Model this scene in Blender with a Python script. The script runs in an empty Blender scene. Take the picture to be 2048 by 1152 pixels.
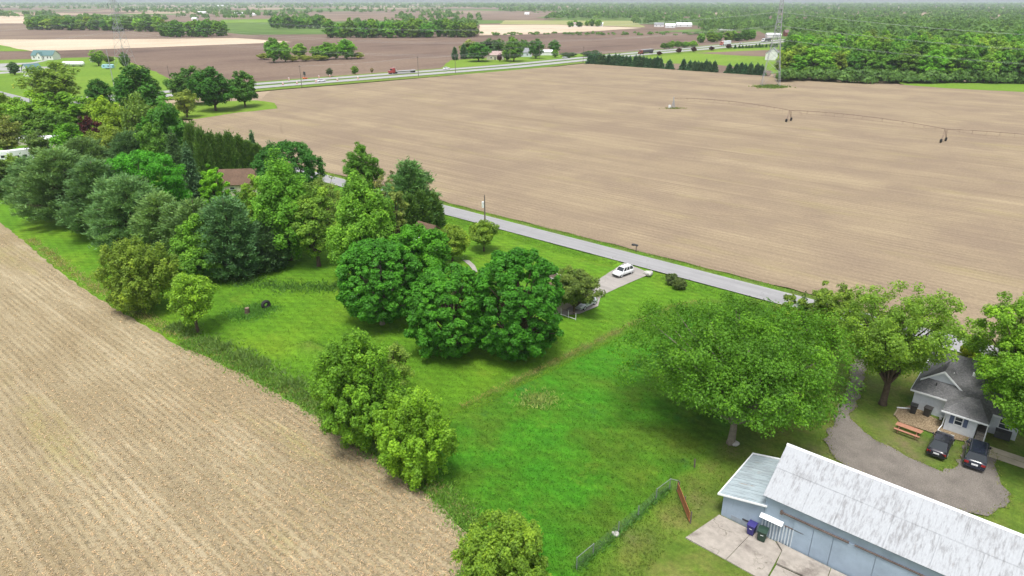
import bpy, math, random
import numpy as np
from mathutils import Vector

# ------------------------------------------------------------------ camera
SC = bpy.context.scene
COL = SC.collection
F = 1365.0                     # focal length in photo pixels (2048 wide)
HC = 42.0                      # drone height
PIT = math.atan(576.0 / F)     # horizon on the upper frame edge
cam_d = bpy.data.cameras.new('camera'); cam = bpy.data.objects.new('camera', cam_d); COL.objects.link(cam)
cam_d.sensor_width = 36.0; cam_d.lens = 36.0 * F / 2048.0
cam_d.clip_start = 0.5; cam_d.clip_end = 40000
cam.location = (0, 0, HC); cam.rotation_euler = (math.pi / 2 - PIT, 0, 0)
SC.camera = cam
# ------------------------------------------------------------------ world
SUN_EL, SUN_AZ = 72.0, 190.0    # azimuth clockwise from +Y
wd = bpy.data.worlds.new('World'); SC.world = wd; wd.use_nodes = True
nt = wd.node_tree; nt.nodes.clear()
sky = nt.nodes.new('ShaderNodeTexSky'); sky.sky_type = 'NISHITA'; sky.sun_disc = False
sky.sun_elevation = math.radians(SUN_EL); sky.sun_rotation = math.radians(SUN_AZ)
sky.dust_density = 4.0; sky.air_density = 1.0; sky.ozone_density = 1.0
hs = nt.nodes.new('ShaderNodeHueSaturation'); hs.inputs['Saturation'].default_value = 0.28
bg = nt.nodes.new('ShaderNodeBackground'); bg.inputs['Strength'].default_value = 0.105
wo = nt.nodes.new('ShaderNodeOutputWorld')
nt.links.new(sky.outputs[0], hs.inputs['Color']); nt.links.new(hs.outputs[0], bg.inputs['Color']); nt.links.new(bg.outputs[0], wo.inputs[0])
# ------------------------------------------------------------------ sun (overcast)
sd = bpy.data.lights.new('sun', 'SUN'); sd.energy = 1.5; sd.angle = math.radians(16); sd.color = (1, .965, .91)
sun = bpy.data.objects.new('sun', sd); COL.objects.link(sun)
el, az = math.radians(SUN_EL), math.radians(SUN_AZ)
sun.rotation_euler = Vector((math.cos(el) * math.sin(az), math.cos(el) * math.cos(az), math.sin(el))).to_track_quat('Z', 'Y').to_euler()
# ------------------------------------------------------------------ exposure, render
vs = SC.view_settings; vs.view_transform = 'Standard'; vs.look = 'None'; vs.exposure = 1.14; vs.gamma = 1.0; vs.use_curve_mapping = False
SC.render.engine = 'CYCLES'
cy = SC.cycles
cy.max_bounces = 5; cy.diffuse_bounces = 3; cy.glossy_bounces = 2; cy.transmission_bounces = 3; cy.transparent_max_bounces = 4; cy.volume_bounces = 1
cy.use_denoising = True; cy.denoiser = 'OPENIMAGEDENOISE'; cy.denoising_input_passes = 'RGB_ALBEDO_NORMAL'; cy.denoising_prefilter = 'ACCURATE'
cy.sample_clamp_indirect = 4.0

# ------------------------------------------------------------------ layout helpers
cp, sp = math.cos(PIT), math.sin(PIT)
D = (0.7605, -0.6493); N = (0.6493, 0.7605)      # along the county road / across it
YAW = math.atan2(D[1], D[0])
def G(u, v, z=0.0):
    """photo pixel -> point on the horizontal plane at height z"""
    x = (u - 1024) / F; y = (v - 576) / F
    dz = -(sp + y * cp); t = (z - HC) / dz
    return Vector((x * t, (cp - y * sp) * t, z))
def DEP(X, Y, Z): return Y * cp + (HC - Z) * sp
def HGT(X, Y, v):
    k = (v - 576) / F
    return HC - Y * (k * cp + sp) / (cp - k * sp)
def W(s, t, z=0.0): return Vector((s * D[0] + t * N[0], s * D[1] + t * N[1], z))
def ST(p): return (p[0] * D[0] + p[1] * D[1], p[0] * N[0] + p[1] * N[1])
RNG = np.random.default_rng(7); random.seed(7)

# ------------------------------------------------------------------ object helpers
def tag(o, label=None, cat=None, group=None, kind=None):
    if label: o['label'] = label
    if cat: o['category'] = cat
    if group: o['group'] = group
    if kind: o['kind'] = kind
    return o
def link(name, me, m, parent=None, kind=None):
    o = bpy.data.objects.new(name, me); COL.objects.link(o)
    if m is not None and len(me.materials) == 0: me.materials.append(m)
    if parent is not None: o.parent = parent
    if kind: o['kind'] = kind
    return o
def thing(name, label, cat, loc=(0, 0, 0), rz=0.0, group=None):
    o = bpy.data.objects.new(name, None); COL.objects.link(o)
    o.location = loc; o.rotation_euler = (0, 0, rz); o.empty_display_size = .3
    return tag(o, label, cat, group)
class MB:
    def __init__(s): s.v = []; s.f = []
    def quad(s, *p):
        i = len(s.v); s.v += [tuple(q) for q in p]; s.f.append(tuple(range(i, i + len(p)))); return s
    def box(s, x0, x1, y0, y1, z0, z1):
        i = len(s.v)
        s.v += [(x0, y0, z0), (x1, y0, z0), (x1, y1, z0), (x0, y1, z0), (x0, y0, z1), (x1, y0, z1), (x1, y1, z1), (x0, y1, z1)]
        s.f += [tuple(i + k for k in q) for q in ((0, 3, 2, 1), (4, 5, 6, 7), (0, 1, 5, 4), (1, 2, 6, 5), (2, 3, 7, 6), (3, 0, 4, 7))]
        return s
    def prism(s, pts, axis, a, b):
        """extrude a 2D outline along axis ('x','y','z') from a to b"""
        n = len(pts); i = len(s.v)
        def mk(p, q):
            return {'x': (q, p[0], p[1]), 'y': (p[0], q, p[1]), 'z': (p[0], p[1], q)}[axis]
        s.v += [mk(p, a) for p in pts] + [mk(p, b) for p in pts]
        s.f.append(tuple(range(i, i + n))); s.f.append(tuple(range(i + 2 * n - 1, i + n - 1, -1)))
        for k in range(n):
            k2 = (k + 1) % n; s.f.append((i + k, i + n + k, i + n + k2, i + k2))
        return s
    def slab(s, p, th):
        """thick sheet below a planar polygon"""
        n = len(p); i = len(s.v); P = [Vector(q) for q in p]
        nn = (P[1] - P[0]).cross(P[2] - P[0]).normalized()
        s.v += [tuple(q) for q in P] + [tuple(q - nn * th) for q in P]
        s.f.append(tuple(range(i, i + n))); s.f.append(tuple(range(i + 2 * n - 1, i + n - 1, -1)))
        for k in range(n):
            k2 = (k + 1) % n; s.f.append((i + k, i + n + k, i + n + k2, i + k2))
        return s
    def tube(s, pts, rad, n=6, cap=True):
        P = [Vector(q) for q in pts]; R = rad if hasattr(rad, '__len__') else [rad] * len(P)
        i0 = len(s.v)
        for k, q in enumerate(P):
            t = (P[min(k + 1, len(P) - 1)] - P[max(k - 1, 0)])
            if t.length < 1e-6: t = Vector((0, 0, 1))
            t.normalize(); a = t.orthogonal().normalized(); a = (Vector((1, 0, 0)) - t * t.x) if abs(t.x) < .9 else (Vector((0, 1, 0)) - t * t.y)
            a.normalize(); b = t.cross(a)
            for j in range(n):
                an = 2 * math.pi * j / n
                s.v.append(tuple(q + (a * math.cos(an) + b * math.sin(an)) * R[k]))
        for k in range(len(P) - 1):
            for j in range(n):
                j2 = (j + 1) % n
                s.f.append((i0 + k * n + j, i0 + k * n + j2, i0 + (k + 1) * n + j2, i0 + (k + 1) * n + j))
        if cap:
            s.f.append(tuple(i0 + j for j in range(n - 1, -1, -1))); s.f.append(tuple(i0 + (len(P) - 1) * n + j for j in range(n)))
        return s
    def mesh(s, name, smooth=False):
        me = bpy.data.meshes.new(name); me.from_pydata(s.v, [], s.f); me.update()
        if smooth: me.polygons.foreach_set('use_smooth', [True] * len(me.polygons))
        return me
    def build(s, name, m, parent=None, smooth=False, kind=None): return link(name, s.mesh(name, smooth), m, parent, kind)
def copy_tree(o, parent=None):
    c = o.copy(); COL.objects.link(c)
    if parent is not None: c.parent = parent
    for ch in list(o.children): copy_tree(ch, c)
    return c
def np_mesh(name, verts, nper, tint=None):
    """verts (n*nper,3) as separate n-gons"""
    me = bpy.data.meshes.new(name); nv = len(verts); nf = nv // nper
    me.vertices.add(nv); me.vertices.foreach_set('co', np.ascontiguousarray(verts, dtype=np.float32).ravel())
    me.loops.add(nv); me.loops.foreach_set('vertex_index', np.arange(nv, dtype=np.int32))
    me.polygons.add(nf); me.polygons.foreach_set('loop_start', np.arange(0, nv, nper, dtype=np.int32))
    if tint is not None:
        at = me.attributes.new('tint', 'FLOAT', 'POINT'); at.data.foreach_set('value', np.repeat(tint.astype(np.float32), nper))
    me.update(calc_edges=True); return me

# ------------------------------------------------------------------ materials
def newmat(name):
    m = bpy.data.materials.new(name); m.use_nodes = True; t = m.node_tree; t.nodes.clear()
    out = t.nodes.new('ShaderNodeOutputMaterial'); return m, t, out
def nd(t, typ, **kw):
    n = t.nodes.new(typ)
    for k, v in kw.items():
        if k in n.inputs: n.inputs[k].default_value = v
        else: setattr(n, k, v)
    return n
def lk(t, a, b): t.links.new(a, b)
def stcoord(t, scale=(1, 1, 1)):
    """world position turned into road-aligned coordinates (x along the road, y across)"""
    g = nd(t, 'ShaderNodeNewGeometry'); mp = nd(t, 'ShaderNodeMapping'); mp.inputs['Rotation'].default_value = (0, 0, -YAW)
    lk(t, g.outputs['Position'], mp.inputs['Vector'])
    m2 = nd(t, 'ShaderNodeMapping'); m2.inputs['Scale'].default_value = scale
    lk(t, mp.outputs[0], m2.inputs['Vector']); return m2.outputs[0]
def noise(t, vec, scale, detail=3, rough=.55):
    n = nd(t, 'ShaderNodeTexNoise'); n.inputs['Scale'].default_value = scale; n.inputs['Detail'].default_value = detail; n.inputs['Roughness'].default_value = rough
    if vec is not None: lk(t, vec, n.inputs['Vector'])
    return n.outputs['Fac']
def ramp(t, fac, stops, interp='LINEAR'):
    r = nd(t, 'ShaderNodeValToRGB'); e = r.color_ramp.elements; r.color_ramp.interpolation = interp
    while len(e) < len(stops): e.new(.5)
    for k, (p, c) in enumerate(stops):
        e[k].position = p; e[k].color = (*c, 1) if hasattr(c, '__len__') else (c, c, c, 1)
    lk(t, fac, r.inputs['Fac']); return r.outputs['Color']
def mix(t, fac, a, b, mode='MIX'):
    m = nd(t, 'ShaderNodeMix'); m.data_type = 'RGBA'; m.blend_type = mode
    for sock, val in ((m.inputs[0], fac), (m.inputs[6], a), (m.inputs[7], b)):
        if isinstance(val, bpy.types.NodeSocket): lk(t, val, sock)
        elif hasattr(val, '__len__'): sock.default_value = (*val, 1)
        else: sock.default_value = val if sock.type == 'VALUE' else (val, val, val, 1)
    return m.outputs[2]
def math_(t, op, a, b=None, c=None):
    m = nd(t, 'ShaderNodeMath'); m.operation = op
    for k, val in enumerate((a, b, c)):
        if val is None: continue
        if isinstance(val, bpy.types.NodeSocket): lk(t, val, m.inputs[k])
        else: m.inputs[k].default_value = val
    return m.outputs[0]
def finish(t, out, col, rough=.9, bump=None, bstr=.4, bdist=.1, spec=.2, metal=0.0):
    p = nd(t, 'ShaderNodeBsdfPrincipled'); p.inputs['Roughness'].default_value = rough if not isinstance(rough, bpy.types.NodeSocket) else .5
    if isinstance(rough, bpy.types.NodeSocket): lk(t, rough, p.inputs['Roughness'])
    p.inputs['Specular IOR Level'].default_value = spec; p.inputs['Metallic'].default_value = metal
    if isinstance(col, bpy.types.NodeSocket): lk(t, col, p.inputs['Base Color'])
    else: p.inputs['Base Color'].default_value = (*col, 1)
    if bump is not None:
        b = nd(t, 'ShaderNodeBump'); b.inputs['Strength'].default_value = bstr; b.inputs['Distance'].default_value = bdist
        lk(t, bump, b.inputs['Height']); lk(t, b.outputs[0], p.inputs['Normal'])
    lk(t, p.outputs[0], out.inputs[0]); return p
MC = {}
def paint(name, col, rough=.6, var=.18, scale=1.5, spec=.3, metal=0.0, bump=0.0, dirt=None):
    """plain procedural surface: base colour with mottling and optional stains"""
    if name in MC: return MC[name]
    m, t, out = newmat(name); tc = nd(t, 'ShaderNodeTexCoord').outputs['Object']
    n1 = noise(t, tc, scale, 5, .65); n2 = noise(t, tc, scale * 9, 3, .6)
    c = mix(t, 1.0, tuple(col), ramp(t, math_(t, 'ADD', math_(t, 'MULTIPLY', n1, .7), math_(t, 'MULTIPLY', n2, .3)), [(.3, 1 - var), (.7, 1 + var)]), 'MULTIPLY')
    if dirt is not None:
        k = ramp(t, noise(t, tc, scale * .7, 6, .75), [(.5, 0.0), (.68, 1.0)]); c = mix(t, math_(t, 'MULTIPLY', k, .7), c, dirt)
    finish(t, out, c, rough, n2 if bump else None, bump, .02, spec, metal)
    MC[name] = m; return m
def glass(name='window_glass', col=(.03, .04, .05)):
    if name in MC: return MC[name]
    m, t, out = newmat(name); finish(t, out, col, .16, None, spec=.45); MC[name] = m; return m

# --- foliage: colour of the object times leaf-to-leaf variation
def foliage_mat(name, transl=.3):
    m, t, out = newmat(name)
    oi = nd(t, 'ShaderNodeObjectInfo'); at = nd(t, 'ShaderNodeAttribute'); at.attribute_name = 'tint'
    v = ramp(t, at.outputs['Fac'], [(0.0, (.50, .52, .50)), (.5, (1, 1, 1)), (1.0, (1.75, 1.5, 1.25))])
    c = mix(t, 1.0, oi.outputs['Color'], v, 'MULTIPLY')
    p = nd(t, 'ShaderNodeBsdfPrincipled'); p.inputs['Roughness'].default_value = .55; p.inputs['Specular IOR Level'].default_value = .25
    lk(t, c, p.inputs['Base Color'])
    tr = nd(t, 'ShaderNodeBsdfTranslucent'); lk(t, mix(t, 1.0, c, (1.25, 1.15, .6), 'MULTIPLY'), tr.inputs['Color'])
    ms = nd(t, 'ShaderNodeMixShader'); ms.inputs[0].default_value = transl
    lk(t, p.outputs[0], ms.inputs[1]); lk(t, tr.outputs[0], ms.inputs[2]); lk(t, ms.outputs[0], out.inputs[0])
    return m
LEAF = foliage_mat('leaves', .40); NEEDLE = foliage_mat('needles', .25)
BARK = paint('bark', (.10, .075, .055), .95, .4, 3, .1, bump=.6)
BARKL = paint('bark_pale', (.21, .185, .15), .95, .4, 2.5, .1, bump=.6)

# --- lawn: zone weights (painted per vertex) choose between kinds of turf
def lawn_mat():
    m, t, out = newmat('lawn_turf'); v = stcoord(t)
    zn = nd(t, 'ShaderNodeAttribute'); zn.attribute_name = 'zone'
    sep = nd(t, 'ShaderNodeSeparateColor'); lk(t, zn.outputs['Color'], sep.inputs[0])
    big = noise(t, v, .055, 4, .6); med = noise(t, v, .33, 5, .65); fine = noise(t, v, 2.6, 4, .7); vf = noise(t, v, 9, 3, .7)
    lawn = ramp(t, big, [(.3, (.062, .162, .009)), (.5, (.088, .202, .010)), (.7, (.134, .234, .014))])
    meadow = ramp(t, noise(t, v, .065, 5, .62), [(.32, (.033, .165, .009)), (.44, (.050, .190, .009)), (.55, (.064, .152, .010)), (.70, (.086, .136, .013))])
    yard = ramp(t, noise(t, v, .16, 5, .65), [(.3, (.055, .122, .012)), (.5, (.098, .156, .020)), (.64, (.150, .165, .040)), (.80, (.185, .160, .075))])
    c = mix(t, sep.outputs[0], lawn, meadow); c = mix(t, sep.outputs[1], c, yard)
    # weedy blue-green clover patches and yellow dry patches
    clover = ramp(t, noise(t, v, .12, 4, .7), [(.60, 0.0), (.70, 1.0)])
    c = mix(t, math_(t, 'MULTIPLY', clover, math_(t, 'MULTIPLY', sep.outputs[0], .55)), c, (.022, .125, .035))
    dry = ramp(t, noise(t, v, .21, 5, .7), [(.56, 0.0), (.72, 1.0)])
    c = mix(t, math_(t, 'MULTIPLY', dry, .38), c, (.155, .20, .022))
    # mowing passes
    for rot, per in ((.16, 1.35), (-.62, 1.35)):
        mp = nd(t, 'ShaderNodeMapping'); mp.inputs['Rotation'].default_value = (0, 0, rot); lk(t, v, mp.inputs['Vector'])
        wv = nd(t, 'ShaderNodeTexWave'); wv.wave_type = 'BANDS'; wv.bands_direction = 'Y'; wv.inputs['Scale'].default_value = .314 / per; wv.inputs['Distortion'].default_value = 1.2; wv.inputs['Detail'].default_value = 2; wv.inputs['Detail Scale'].default_value = .4
        lk(t, mp.outputs[0], wv.inputs['Vector'])
        c = mix(t, math_(t, 'MULTIPLY', math_(t, 'SUBTRACT', 1.0, sep.outputs[1]), .16), c, mix(t, 1.0, c, ramp(t, wv.outputs['Fac'], [(0, .6), (1, 1.45)]), 'MULTIPLY'))
    tex = ramp(t, math_(t, 'ADD', math_(t, 'MULTIPLY', med, .35), math_(t, 'ADD', math_(t, 'MULTIPLY', fine, .4), math_(t, 'MULTIPLY', vf, .25))), [(.32, .50), (.5, 1.0), (.68, 1.6)])
    c = mix(t, 1.0, c, tex, 'MULTIPLY')
    c = mix(t, sep.outputs[2], c, mix(t, fine, (.085, .06, .038), (.26, .20, .12)))
    finish(t, out, c, .9, math_(t, 'ADD', fine, vf), .75, .16, .15)
    return m

def stubble_mat(name, pal, row=.76, rowamt=.5, streak=(.012, .16), pivot=None, fine=5.0, green=.3):
    """harvested field: rows along the road direction, long streaks, straw litter"""
    m, t, out = newmat(name); v = stcoord(t)
    sx, sy = streak
    s1 = noise(t, stcoord(t, (sx, sy, 1)), 1.0, 5, .62); s2 = noise(t, stcoord(t, (sx * 6, sy * 5, 1)), 1.0, 5, .65)
    base = ramp(t, math_(t, 'ADD', math_(t, 'MULTIPLY', s1, .55), math_(t, 'MULTIPLY', s2, .45)), [(.30, pal[0]), (.44, pal[1]), (.56, pal[2]), (.72, pal[3])])
    blot = noise(t, v, .045, 5, .62)
    base = mix(t, ramp(t, blot, [(.42, 0.0), (.64, .85)]), base, pal[4])
    gr = ramp(t, noise(t, stcoord(t, (.03, .12, 1)), 1.0, 5, .7), [(.56, 0.0), (.70, green)])
    base = mix(t, gr, base, pal[5])
    wv = nd(t, 'ShaderNodeTexWave'); wv.wave_type = 'BANDS'; wv.bands_direction = 'Y'; wv.inputs['Scale'].default_value = .314 / row
    wv.inputs['Distortion'].default_value = .7; wv.inputs['Detail'].default_value = 4; wv.inputs['Detail Scale'].default_value = 2.5; wv.inputs['Detail Roughness'].default_value = .7
    lk(t, v, wv.inputs['Vector'])
    f1 = noise(t, v, fine, 4, .75); f2 = noise(t, stcoord(t, (1, 3.2, 1)), fine * .6, 3, .7)
    rows = math_(t, 'MULTIPLY', math_(t, 'SUBTRACT', wv.outputs['Fac'], .5), math_(t, 'MULTIPLY', math_(t, 'MULTIPLY', ramp(t, noise(t, v, .07, 4), [(.38, .15), (.62, 1.0)]), ramp(t, noise(t, stcoord(t, (.35, 1.3, 1)), 1.0, 4, .7), [(.35, .35), (.6, 1.35)])), rowamt))
    lit = math_(t, 'ADD', rows, math_(t, 'ADD', math_(t, 'MULTIPLY', f1, .6), math_(t, 'MULTIPLY', f2, .4)))
    c = mix(t, 1.0, base, ramp(t, lit, [(.18, .45), (.42, .88), (.58, 1.08), (.85, 1.6)]), 'MULTIPLY')
    for per_, ph_, a_ in ((9.14, .0, .30), (9.14, .17, .30), (4.57, .4, .16)):
        sx_ = nd(t, 'ShaderNodeSeparateXYZ'); lk(t, v, sx_.inputs[0])
        fr = math_(t, 'FRACT', math_(t, 'ADD', math_(t, 'DIVIDE', math_(t, 'ADD', sx_.outputs[1], math_(t, 'MULTIPLY', noise(t, stcoord(t, (.02, .02, 1)), 1.0, 2), 1.2)), per_), ph_))
        kk_ = math_(t, 'MULTIPLY', math_(t, 'LESS_THAN', fr, .055), ramp(t, noise(t, stcoord(t, (.02, .05, 1)), 1.0, 4, .7), [(.42, 0.0), (.6, 1.0)]))
        c = mix(t, math_(t, 'MULTIPLY', kk_, a_), c, pal[3] if ph_ else pal[0])
    if pivot is not None:
        g = nd(t, 'ShaderNodeNewGeometry'); vm = nd(t, 'ShaderNodeVectorMath'); vm.operation = 'DISTANCE'
        lk(t, g.outputs['Position'], vm.inputs[0]); vm.inputs[1].default_value = pivot
        for r in (50.5, 104.5, 158.0):
            k = math_(t, 'SUBTRACT', 1.0, math_(t, 'MINIMUM', 1.0, math_(t, 'MULTIPLY', math_(t, 'ABSOLUTE', math_(t, 'SUBTRACT', vm.outputs['Value'], r)), 1.5)))
            c = mix(t, math_(t, 'MULTIPLY', math_(t, 'MULTIPLY', k, ramp(t, noise(t, v, .03, 2), [(.45, 0.0), (.6, .6)])), 1.0), c, pal[0])
    finish(t, out, c, .95, math_(t, 'ADD', lit, f1), .6, .12, .1)
    return m

def soil_mat(name, a, b, c3):
    m, t, out = newmat(name); v = stcoord(t)
    s1 = noise(t, stcoord(t, (.02, .004, 1)), 1.0, 4, .6); bl = noise(t, v, .006, 4, .6); st2 = noise(t, stcoord(t, (.09, .012, 1)), 1, 4, .6)
    c = ramp(t, math_(t, 'ADD', math_(t, 'MULTIPLY', bl, .5), math_(t, 'ADD', math_(t, 'MULTIPLY', s1, .3), math_(t, 'MULTIPLY', st2, .2))), [(.36, a), (.48, b), (.62, c3)])
    c = mix(t, 1.0, c, ramp(t, noise(t, v, .6, 4, .7), [(.3, .78), (.7, 1.22)]), 'MULTIPLY')
    finish(t, out, c, .95, None, spec=.1); return m

def ground_mat():
    m, t, out = newmat('open_country'); v = stcoord(t, (1 / 420., 1 / 300., 1))
    vo = nd(t, 'ShaderNodeTexVoronoi'); vo.feature = 'F1'; vo.distance = 'CHEBYCHEV'; vo.inputs['Scale'].default_value = 1.0; vo.inputs['Randomness'].default_value = .8
    lk(t, v, vo.inputs['Vector'])
    sc = nd(t, 'ShaderNodeSeparateColor'); lk(t, vo.outputs['Color'], sc.inputs[0])
    c = ramp(t, sc.outputs[0], [(0.0, (.15, .105, .08)), (.34, (.09, .15, .035)), (.5, (.075, .13, .03)), (.64, (.30, .235, .165)), (.8, (.17, .125, .095))], 'CONSTANT')
    c = mix(t, 1.0, c, ramp(t, noise(t, stcoord(t), .02, 5, .65), [(.3, .7), (.7, 1.3)]), 'MULTIPLY')
    finish(t, out, c, .95, None, spec=.1); return m

def asphalt_mat(name, col, crack=.35):
    m, t, out = newmat(name); v = stcoord(t)
    a = noise(t, stcoord(t, (.05, .9, 1)), 1.0, 4, .6); f = noise(t, v, 7, 4, .7); b = noise(t, v, .25, 4, .6)
    c = mix(t, 1.0, tuple(col), ramp(t, math_(t, 'ADD', math_(t, 'MULTIPLY', a, .5), math_(t, 'ADD', math_(t, 'MULTIPLY', f, .25), math_(t, 'MULTIPLY', b, .25))), [(.32, .78), (.68, 1.2)]), 'MULTIPLY')
    vo = nd(t, 'ShaderNodeTexVoronoi'); vo.feature = 'DISTANCE_TO_EDGE'; vo.inputs['Scale'].default_value = .22
    w = nd(t, 'ShaderNodeVectorMath'); w.operation = 'ADD'; lk(t, v, w.inputs[0])
    nz = nd(t, 'ShaderNodeTexNoise'); nz.inputs['Scale'].default_value = .6; lk(t, v, nz.inputs['Vector'])
    sc2 = nd(t, 'ShaderNodeVectorMath'); sc2.operation = 'SCALE'; sc2.inputs['Scale'].default_value = 2.5; lk(t, nz.outputs['Color'], sc2.inputs[0]); lk(t, sc2.outputs[0], w.inputs[1])
    lk(t, w.outputs[0], vo.inputs['Vector'])
    ck = ramp(t, vo.outputs['Distance'], [(0.0, crack), (.018, 0.0)])
    c = mix(t, math_(t, 'MULTIPLY', ck, ramp(t, b, [(.45, 0.0), (.6, 1.0)])), c, tuple(x * .45 for x in col))
    finish(t, out, c, .88, f, .3, .02, .25); return m

def gravel_mat(name, c1, c2, scale=6):
    m, t, out = newmat(name); v = stcoord(t)
    f = noise(t, v, scale, 5, .8); c = mix(t, ramp(t, f, [(.38, 0.0), (.62, 1.0)]), c1, c2)
    c = mix(t, 1.0, c, ramp(t, noise(t, v, .4, 5, .7), [(.3, .78), (.7, 1.22)]), 'MULTIPLY')
    finish(t, out, c, .95, f, .5, .06, .1); return m

# ------------------------------------------------------------------ ground sheets
def sheet(name, pts, z, m, jit=0.0, step=6.0, label=None):
    """flat polygon with ragged edges, from world points"""
    P = [Vector((p[0], p[1], 0)) for p in pts]; out = []
    for k in range(len(P)):
        a, b = P[k], P[(k + 1) % len(P)]; L = (b - a).length; n = max(1, int(L / step)) if jit else 1
        n = min(n, 220)
        nrm = Vector((-(b - a).y, (b - a).x, 0)); nrm = nrm.normalized() if nrm.length else nrm
        for i in range(n):
            out.append(a.lerp(b, i / n) + nrm * (random.uniform(-jit, jit) if i else 0))
    me = bpy.data.meshes.new(name); me.from_pydata([(q.x, q.y, z) for q in out], [], [tuple(range(len(out)))]); me.update()
    if me.polygons[0].normal.z < 0: me.flip_normals()
    o = link(name, me, m); o['kind'] = 'structure'
    if label: o['label'] = label
    return o
def px(*l): return [G(u, v) for u, v in l]

R0 = 11000
sheet('ground', [(R0 * math.cos(a * math.pi / 24), R0 * math.sin(a * math.pi / 24)) for a in range(48)], -.7, ground_mat())
SOIL = soil_mat('bare_soil', (.080, .055, .046), (.140, .098, .076), (.185, .135, .100))
SOIL2 = soil_mat('bare_soil_far', (.13, .095, .075), (.165, .12, .092), (.22, .17, .125))
TANF = soil_mat('pale_stubble_far', (.38, .30, .22), (.45, .365, .27), (.52, .43, .33))
FARG = soil_mat('pasture_far', (.09, .17, .02), (.12, .21, .022), (.16, .24, .03))
PALE = soil_mat('pasture_pale', (.20, .22, .08), (.24, .25, .10), (.29, .27, .13))
# far fields, each sheet a little above the one beneath
sheet('soil_field', px((-700, 76), (1520, 62), (1560, 84), (1200, 118), (1024, 134), (520, 176), (-900, 300)), -.60, SOIL, 1.5, 20, 'brown bare soil field beyond the highway')
sheet('soil_field', px((-900, 38), (300, 45), (520, 72), (500, 78), (-900, 86)), -.55, SOIL2, 3, 40, 'brown bare soil field around the far left wood')
sheet('stubble_strip', px((-800, 81), (300, 77), (470, 75), (585, 83), (420, 89), (180, 98), (60, 101), (0, 90), (-500, 88)), -.52, TANF, 1.5, 25, 'pale straw strip between brown fields at left')
sheet('pasture', px((-600, 86), (0, 89), (62, 101), (-600, 106)), -.48, FARG, 1.5, 20, 'green pasture wedge at far left')
sheet('stubble_strip', px((958, 70), (958, 49), (1115, 49), (1285, 55), (1200, 61), (1050, 68)), -.50, TANF, 2, 40, 'pale straw field beyond the farmstead')
sheet('pasture', px((1000, 48), (1010, 40), (1270, 41), (1290, 54), (1120, 48.5)), -.47, PALE, 2, 40, 'pale green pasture strip in the distance')
sheet('soil_field', px((140, 33), (620, 24), (1130, 26), (1060, 37), (520, 44), (240, 43)), -.56, SOIL2, 3, 80, 'distant brown field strip')
sheet('stubble_strip', px((-200, 30), (60, 32), (60, 46), (-200, 48)), -.50, TANF, 2, 60, 'pale field patch at the far left edge')
sheet('pasture', px((440, 39), (560, 37), (560, 44), (440, 45)), -.49, FARG, 2, 60, 'green strip by the far farm buildings')
sheet('pasture', px((1730, 33), (1860, 35), (1860, 42), (1730, 42)), -.49, PALE, 2, 60, 'pale green clearing in the far woods')
# farmyard lawn at upper left, verges
sheet('farm_lawn', px((-500, 121), (0, 119), (130, 114.5), (228, 112), (300, 138), (352, 160), (400, 172), (360, 190), (-500, 215)), -.44, FARG, 1.0, 8, 'bright green farmyard lawn around the white house')
sheet('farm_lawn', px((900, 119), (960, 115), (1160, 106), (1210, 108), (1180, 116), (1024, 128), (880, 136)), -.44, FARG, .8, 8, 'green yard of the farmstead beyond the highway')
sheet('farm_lawn', px((1185, 127), (1240, 115), (1400, 102), (1600, 86), (1600, 140), (1530, 147), (1480, 133), (1250, 123)), -.46, FARG, .8, 8, 'green strip behind the row of spruces')
sheet('soil_field', px((1390, 105), (1560, 98), (1560, 113), (1480, 110)), -.42, SOIL, .8, 10, 'small brown plot behind the spruces')
sheet('soil_field', px((1290, 125), (1420, 127), (1545, 140), (1540, 150), (1400, 142), (1300, 132)), -.41, SOIL, .6, 8, 'narrow brown plot beside the spruces')

# big stubble field across the road
PIV = G(1346, 216)
BIGF = stubble_mat('big_field_stubble', [(.180, .136, .094), (.236, .184, .125), (.274, .217, .143), (.345, .280, .180), (.205, .157, .113), (.262, .224, .104)], row=1.52, rowamt=.13, streak=(.0045, .085), pivot=PIV, fine=2.2, green=.4)
FE = 103.9
big = [W(-245, FE), W(-180, FE), W(120, FE), W(420, FE), W(420, 330)] + px((2100, 186), (2048, 183), (1900, 177), (1800, 169), (1690, 165), (1560, 154), (1400, 143), (1180, 128), (1050, 138), (800, 160), (540, 182)) + [G(520, 200), G(556, 216), G(470, 224), G(392, 236)]
sheet('stubble_field', big, .03, BIGF, .35, 2.5, 'wide tan stubble field across the county road')
sheet('grove_lawn', px((330, 236), (392, 238), (470, 226), (556, 217), (548, 206), (515, 201), (430, 203), (350, 208)), .05, FARG, .4, 2.5, 'green lawn under the trees at the corner of the stubble field')
sheet('wood_edge_grass', px((1790, 163), (2110, 163), (2110, 187), (2048, 184), (1900, 177), (1810, 170)), .06, FARG, .5, 3, 'green grass strip between the stubble field and the right wood')
NEARF = stubble_mat('near_field_stubble', [(.185, .145, .086), (.262, .215, .132), (.330, .277, .178), (.425, .366, .258), (.235, .185, .108), (.278, .250, .095)], row=.76, rowamt=.2, streak=(.03, .25), fine=4.5, green=.55)
near = [W(-420, 33.8), W(-166, 33.8), W(-145, 32.8), W(-123, 31.6), W(-106, 31.6), W(-86, 32.2), W(-73, 33.8), W(-57, 34.4), W(-48, 33.8), W(-39, 33.4), W(-32.5, 32.2), W(-31, 30.5), W(-29.6, 28), W(-28, 15), W(-28, -40), W(-420, -40)]
sheet('stubble_field', near, .035, NEARF, .22, 1.2, 'pale corn stubble field in the left foreground')

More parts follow.
